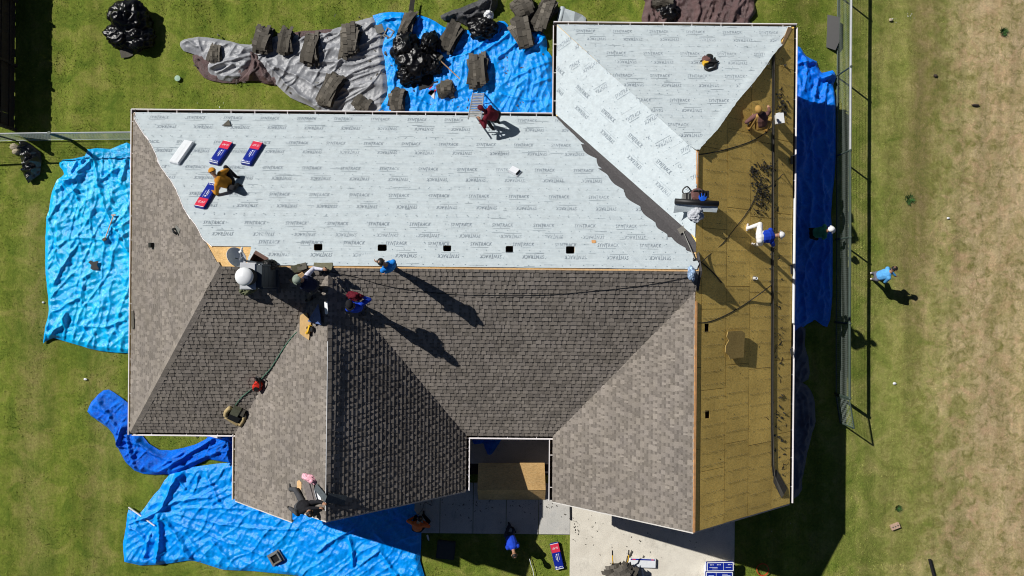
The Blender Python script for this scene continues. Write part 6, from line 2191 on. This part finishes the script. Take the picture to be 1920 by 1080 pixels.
litter('paper_scraps', [(420, 200, 40, 6), (1680, 35, 8, 5), (1700, 30, 5, 5), (1500, 500, 10, 20), (1470, 980, 30, 20)], 26, .03, M_WPL, 14, G, curl=False)
# white pole lying along the east gutter
stick('white_pole', 'white plastic pole lying along the east gutter', 'pole', P(1490.5, 372, 2.78), P(1487.5, 606, 2.76), .045, M_WPL)
for i, (y_, l_) in enumerate(((300, 14), (505, 16), (660, 14), (840, 12), (925, 10))):
    o = on(p_, 1488, y_, 0)
    scrap(('dark scrap caught in the east gutter level with the north rope', 'dark scrap in the east gutter where the long rope ends', 'dark scrap in the east gutter level with the ragged offcut', 'dark scrap in the lower part of the east gutter', 'small pale scrap at the south end of the east gutter')[i], 1484, y_, 7, l_, 10 * i, M_TORN if i < 4 else M_WPL, False, lift=.06, name='gutter_scrap')

# the opened bundle by the person in black
ob_ = empty('opened_shingles', 'opened bundle of grey shingles fanned out on the wing ridge', 'shingle bundle', None, Matrix.Translation(on(PL['wing_a'], 583, 920, .02)))
def strip_(a, b, w, z0, mat, plane, name, t=.02):
    A, B = on(PL[plane], *a, h=z0), on(PL[plane], *b, h=z0)
    d = (B - A).normalized(); n = PL[plane].n; s_ = n.cross(d)
    m = MB(); q = [A - s_ * w, A + s_ * w, B + s_ * w, B - s_ * w]
    inv = ob_.matrix_world.inverted()
    m.add([inv @ v for v in q] + [inv @ (v + n * t) for v in q], [(3, 2, 1, 0), (4, 5, 6, 7), (0, 1, 5, 4), (1, 2, 6, 5), (2, 3, 7, 6), (3, 0, 4, 7)])
    m.build(name, mat, ob_)
m_sh2 = m_tinted('new_grey_shingle', (0.165, 0.145, 0.14)); m_sh3 = m_tinted('shingle_underside', (0.085, 0.10, 0.11))
strip_((577, 900), (588, 940), .155, .04, m_sh2, 'wing_a', 'shingle', .09)
strip_((582, 898), (592, 938), .04, .14, m_sh2, 'wing_a', 'shingle', .012)
strip_((591, 918), (599, 940), .13, .03, M_WWHITE, 'wing_a', 'wrapper', .012)
strip_((592, 912), (612, 936), .11, .10, m_sh3, 'wing_a', 'shingle', .02)
strip_((613, 933), (648, 938), .14, .06, m_sh3, 'wing_b', 'shingle', .02)
bag('pink plastic wrapper at the end of the opened bundle', 584, 898, .24, .10, .14, 3.7, None, -25, M_PINK, False, 'pink_wrapper', 'wrapper', .06)
scrap('tan patch of bare wood beside the person in black', 561, 911, 12, 15, 0, M_WOOD, False, name='wood_patch', cat='wood scrap', lift=.035, t=.004, poly=[(-6, -8), (2, -9), (6, -2), (6, 6), (0, 9), (-6, 6)])

# ------------------------------------------------------------------ porch cover, walkway, drive and lawn
oc2 = empty('board_cover', 'fresh board cover standing over the entry step', 'cover')
c0, c1 = (P(897, 868, .95), P(1021, 868, .95)), (P(895, 919, .62), P(1023, 919, .62))
def quad_slab(name, q, t, mat, root):
    n = (q[1] - q[0]).cross(q[2] - q[0]).normalized() * t
    m = MB(); m.add([v for v in q] + [v - n for v in q], [(0, 1, 2, 3), (7, 6, 5, 4), (0, 4, 5, 1), (1, 5, 6, 2), (2, 6, 7, 3), (3, 7, 4, 0)]); m.build(name, mat, root)
quad_slab('top_panel', [c1[0], c1[1], c0[1], c0[0]], .012, M_OSB_NEW, oc2)
f0, f1 = P(897, 937, .04), P(1022, 937, .04)
quad_slab('front_panel', [f0, f1, c1[1] - Vector((0, 0, .013)), c1[0] - Vector((0, 0, .013))], .012, M_OSB_NEW, oc2)
m = MB(); m.prism([(-2.3, -7.0), (1.9, -7.0), (1.9, -6.0), (-2.3, -6.0)], -.1, .012); setp(m.build('entry_shade_sheet', M_DARK if False else M_TROUGH), kind='structure')  # near-black sheet laid in for the deep shade around the entry
lid = empty('utility_lid', 'green plastic utility lid in the shaded front lawn', 'utility lid', None, Matrix.Translation(G(836, 1031, .05)) @ Matrix.Rotation(-.09, 4, 'Z'))
m = MB()
m.prism([(-.34, -.31), (-.31, -.34), (.31, -.34), (.34, -.31), (.34, .31), (.31, .34), (-.31, .34), (-.34, .31)], -.1, .03); m.build('rim', M_LID, lid); m = MB(); m.box((0, 0, .035), (.60, .60, .02)); m.build('cover', M_LID, lid)
m = MB(); m.lathe([(.035, 0), (.035, .16), (.02, .19), (.015, .22)], 10, rot=Matrix.Rotation(1.5, 3, 'X') @ Matrix.Rotation(.3, 3, 'Y'), c=G(801, 1003, .05)); setp(m.build('water_bottle', M_WPL), 'clear bottle in the grass by the walkway corner', 'bottle')
strand('pale_string', 'thin pale string lying in the front lawn', 'string', [(993, 1048), (996, 1060), (999, 1068), (1003, 1090)], .012, M_WPL, True, [.08] * 4)
strand('black_wire', 'thin black wire curling over the walkway beside the orange shirt', 'wire', [(783, 966), (792, 955), (797, 942), (810, 948), (806, 930)], .008, M_DKHOSE, True, [.06] * 5)
wb = empty('wheelbarrow', 'wheelbarrow with yellow handles heaped with torn shingles on the driveway', 'wheelbarrow', None, Matrix.Translation(G(1160, 1070, .04)) @ Matrix.Rotation(math.radians(2), 4, 'Z'))
tray = MB()
for c_, s_, r_ in (((0, 0, .40), (.60, .85, .02), None), ((.31, 0, .52), (.02, .9, .26), Matrix.Rotation(.25, 3, 'Y')), ((-.31, 0, .52), (.02, .9, .26), Matrix.Rotation(-.25, 3, 'Y')), ((0, -.45, .52), (.62, .02, .26), Matrix.Rotation(.3, 3, 'X')), ((0, .44, .5), (.62, .02, .2), Matrix.Rotation(-.2, 3, 'X'))): tray.box(c_, s_, r_)
tray.build('tray', M_BLKPL, wb)
for q in (-1, 1):
    m = MB(); m.tube([(q * .18, -.75, .28), (q * .24, .35, .38), (q * .29, .62, .58)], .022, 8); m.build('frame_bar', M_YEL, wb)
    m = MB(); m.tube([(q * .29, .60, .57), (q * .295, .82, .64)], .022, 8); m.build('handle', M_YEL, wb)
    m = MB(); m.tube([(q * .295, .82, .64), (q * .30, 1.0, .69)], .024, 8); m.build('grip', M_BLKPL, wb)
    m = MB(); m.tube([(q * .22, .25, .38), (q * .24, .3, .02), (q * .23, .1, .02)], .018, 6); m.build('leg', M_BLKPL, wb)
m = MB(); m.lathe([(.05, -.05), (.19, -.045), (.2, 0), (.19, .045), (.05, .05)], 18, c=(0, -.75, .2), rot=Matrix.Rotation(math.pi / 2, 3, 'Y')); m.build('wheel', M_BLKPL, wb)
for i in range(13):
    r_ = random.Random(900 + i)
    link('shingle', SLABS[i % 8], wb, Matrix.Translation((r_.uniform(-.25, .25), r_.uniform(-.35, .3), .60 + .02 * i)) @ Matrix.Rotation(r_.uniform(0, 6.28), 4, 'Z') @ Matrix.Rotation(r_.uniform(-.15, .15), 4, 'X') @ Matrix.Diagonal((1.05, .72, 1, 1)))
pr_ = pile('loose torn shingles spilling from the wheelbarrow at the picture edge', 1185, 1082, 26, 22, 60, 5, 951, True, .04, None)
stick('grey_bar', 'dark bar standing behind the pale bundle on the driveway', 'bar', G(1178, 1046, .06), G(1185, 1033, .06), .03, M_TORN)
stick('pipe_stub', 'white pipe with a short crosspiece below the pale bundle', 'pipe', G(1203, 1066, .06), G(1207, 1090, .06), .035, M_WPL)
stick('thin_rod', 'thin dark rod in the joint between walkway and driveway', 'rod', G(1069.5, 950, .05), G(1070, 975, .05), .035, M_BLKPL)
stick('shadow_bar', 'dark bar standing in for a shadow in the dry field at the bottom edge', 'shadow bar', G(1743, 1049, .06), G(1754, 1090, .06), .06, M_BLKPL)  # dark bar added in place of a cast shadow
stick('rake_handle', 'white pole lying across the west corner of the largest blue tarp', 'pole', G(241, 951, .12), G(290, 986, .22), .028, M_WPL)
pk = empty('long_mallet', 'long handled mallet lying on the blue tarp west of the house', 'mallet')
a_, b_ = G(197, 448, .26), G(213, 403, .23)
m = MB(); m.tube([a_, b_], .020, 8); m.build('handle', M_WOOD, pk); m = MB(); m.box(a_ - Vector((.02, .02, 0)), (.13, .10, .09), Matrix.Rotation(.5, 3, 'Z')); m.build('head', M_TORN, pk); m = MB(); m.box(b_, (.16, .04, .04), Matrix.Rotation(.1, 3, 'Z')); m.build('crosspiece', M_WOOD, pk)
scrap('torn black felt piece in the middle of the western blue tarp', 176, 497, 1, 1, 0, M_BLKPL, True, name='felt_scrap', cat='felt scrap', lift=.19, t=.02, poly=[(-10, 5), (-6, 9), (-1, 6), (9, 8), (6, 0), (10, -8), (-2, -9), (-6, -6), (-4, 0)])
scrap('white plastic film beside the front gutter corner', 406, 818, 22, 6, -12, M_WPL, True, name='plastic_film', cat='plastic', lift=.4)
m = MB(); m.lathe([(.11, 0), (.11, .02), (.03, .03)], 14, c=G(333, 147, .05)); setp(m.build('sprinkler_cover', mk('pale_green_lid', (.30, .46, .34), .6, .1, 9, 0)), 'round pale green valve cover in the back lawn', 'valve cover')


def stone(label, px, py, s_, mat, name='stone', cat='stone', seed=1, group=None, sq=(1, .75, .55)):
    me = bpy.data.meshes.new(name)
    bm = bmesh.new(); bmesh.ops.create_icosphere(bm, subdivisions=2, radius=s_)
    for v in bm.verts:
        k = 1 + .25 * mnoise.noise(v.co / s_ * 1.2 + Vector((seed, 3, 7)))
        v.co = Vector((v.co.x * k * sq[0], v.co.y * k * sq[1], v.co.z * k * sq[2]))
    bm.to_mesh(me); bm.free(); me.materials.append(mat)
    return setp(link(name, me, None, Matrix.Translation(G(px, py, s_ * .35))), label, cat, group)
stone('pale rock at the corner of the west fences', 27, 275, .17, M_STONE, seed=2)
stone('second pale rock below the first, beside the black plastic sheet', 30, 284, .16, M_STONE, seed=5)
stone('white stone lump on the dry field near the top', 1670, 37, .08, M_STONE, seed=8)
stone('white crumpled paper on the grass beyond the fence', 1677, 719, .07, M_WPL, 'paper_ball', 'paper', 11)
stone('small white cup on the lawn left of the western tarp', 81, 567, .05, M_WPL, 'white_scrap', 'scrap', 14)
stone('white scrap on the lawn under the western tarp', 160, 711, .07, M_WPL, 'white_scrap', 'scrap', 16, sq=(1, .6, .4))
stone('small white pebble on the dry field beside the wheel track', 1778, 409, .06, M_WPL, seed=19)
stone('dark clod on the dry field beside the wheel track near the top', 1754, 142, .08, mk('dark_earth', (.05, .038, .03), 1, .3, 9, .3), 'clod', 'clod', 21)
stone('long dark clod on the dry field near the east edge', 1829, 197, .11, mk('dark_earth', (.05, .038, .03), 1, .3, 9, .3), 'clod', 'clod', 23, sq=(1.5, .4, .4))
br = empty('brick', 'pale brick lying alone in the grass beyond the fence', 'brick', None, Matrix.Translation(G(1677, 986, .02)) @ Matrix.Rotation(.38, 4, 'Z'))
m = MB(); m.box((0, 0, .045), (.34, .20, .09)); m.build('brick_body', mk('pale_brick', (.48, .33, .24), .9, .2, 12, .3), br)
m = MB()
for k in range(3): m.lathe([(.03, .091), (.03, .094)], 10, c=(-.1 + .1 * k, 0, 0))
m.build('core_holes', M_TORN, br)
hp = MB(); hp.tube([G(1430, 1068, .1) + Vector((.22 * math.cos(a_), .22 * math.sin(a_), .0)) for a_ in np.linspace(0, 6.28, 22)[:-1]], .016, 6, closed=True)
setp(hp.build('red_hoop', M_RED), 'red hoop in the shaded lawn beside the driveway', 'hoop')
M_WEED = mk('weed_leaf', (0.035, 0.10, 0.02), 0.9, 0.3, 9, 0)
for px, py, s_, lab in ((1705, 373, .26, 'large dark green weed tuft beside the wheel track'), (1683, 952, .16, 'small dark green weed tuft above the lone brick'), (1880, 60, .2, 'weed tuft on the dry field in the top corner')):
    r_ = random.Random(int(px)); m = MB(); o = G(px, py, 0)
    for _ in range(90):
        a_ = r_.uniform(0, 6.28); d_ = r_.uniform(.0, s_ * .6); b0 = o + Vector((math.cos(a_) * d_, math.sin(a_) * d_, 0)); l_ = r_.uniform(.3, .7) * s_
        t_ = b0 + Vector((math.cos(a_ + r_.uniform(-.7, .7)) * l_, math.sin(a_) * l_, r_.uniform(.05, .14))); w_ = Vector((-math.sin(a_), math.cos(a_), 0)) * .014
        m.add([b0 - w_, b0 + w_, t_], [(0, 1, 2)])
    setp(m.build('weed_tuft', M_WEED), lab, 'weed')
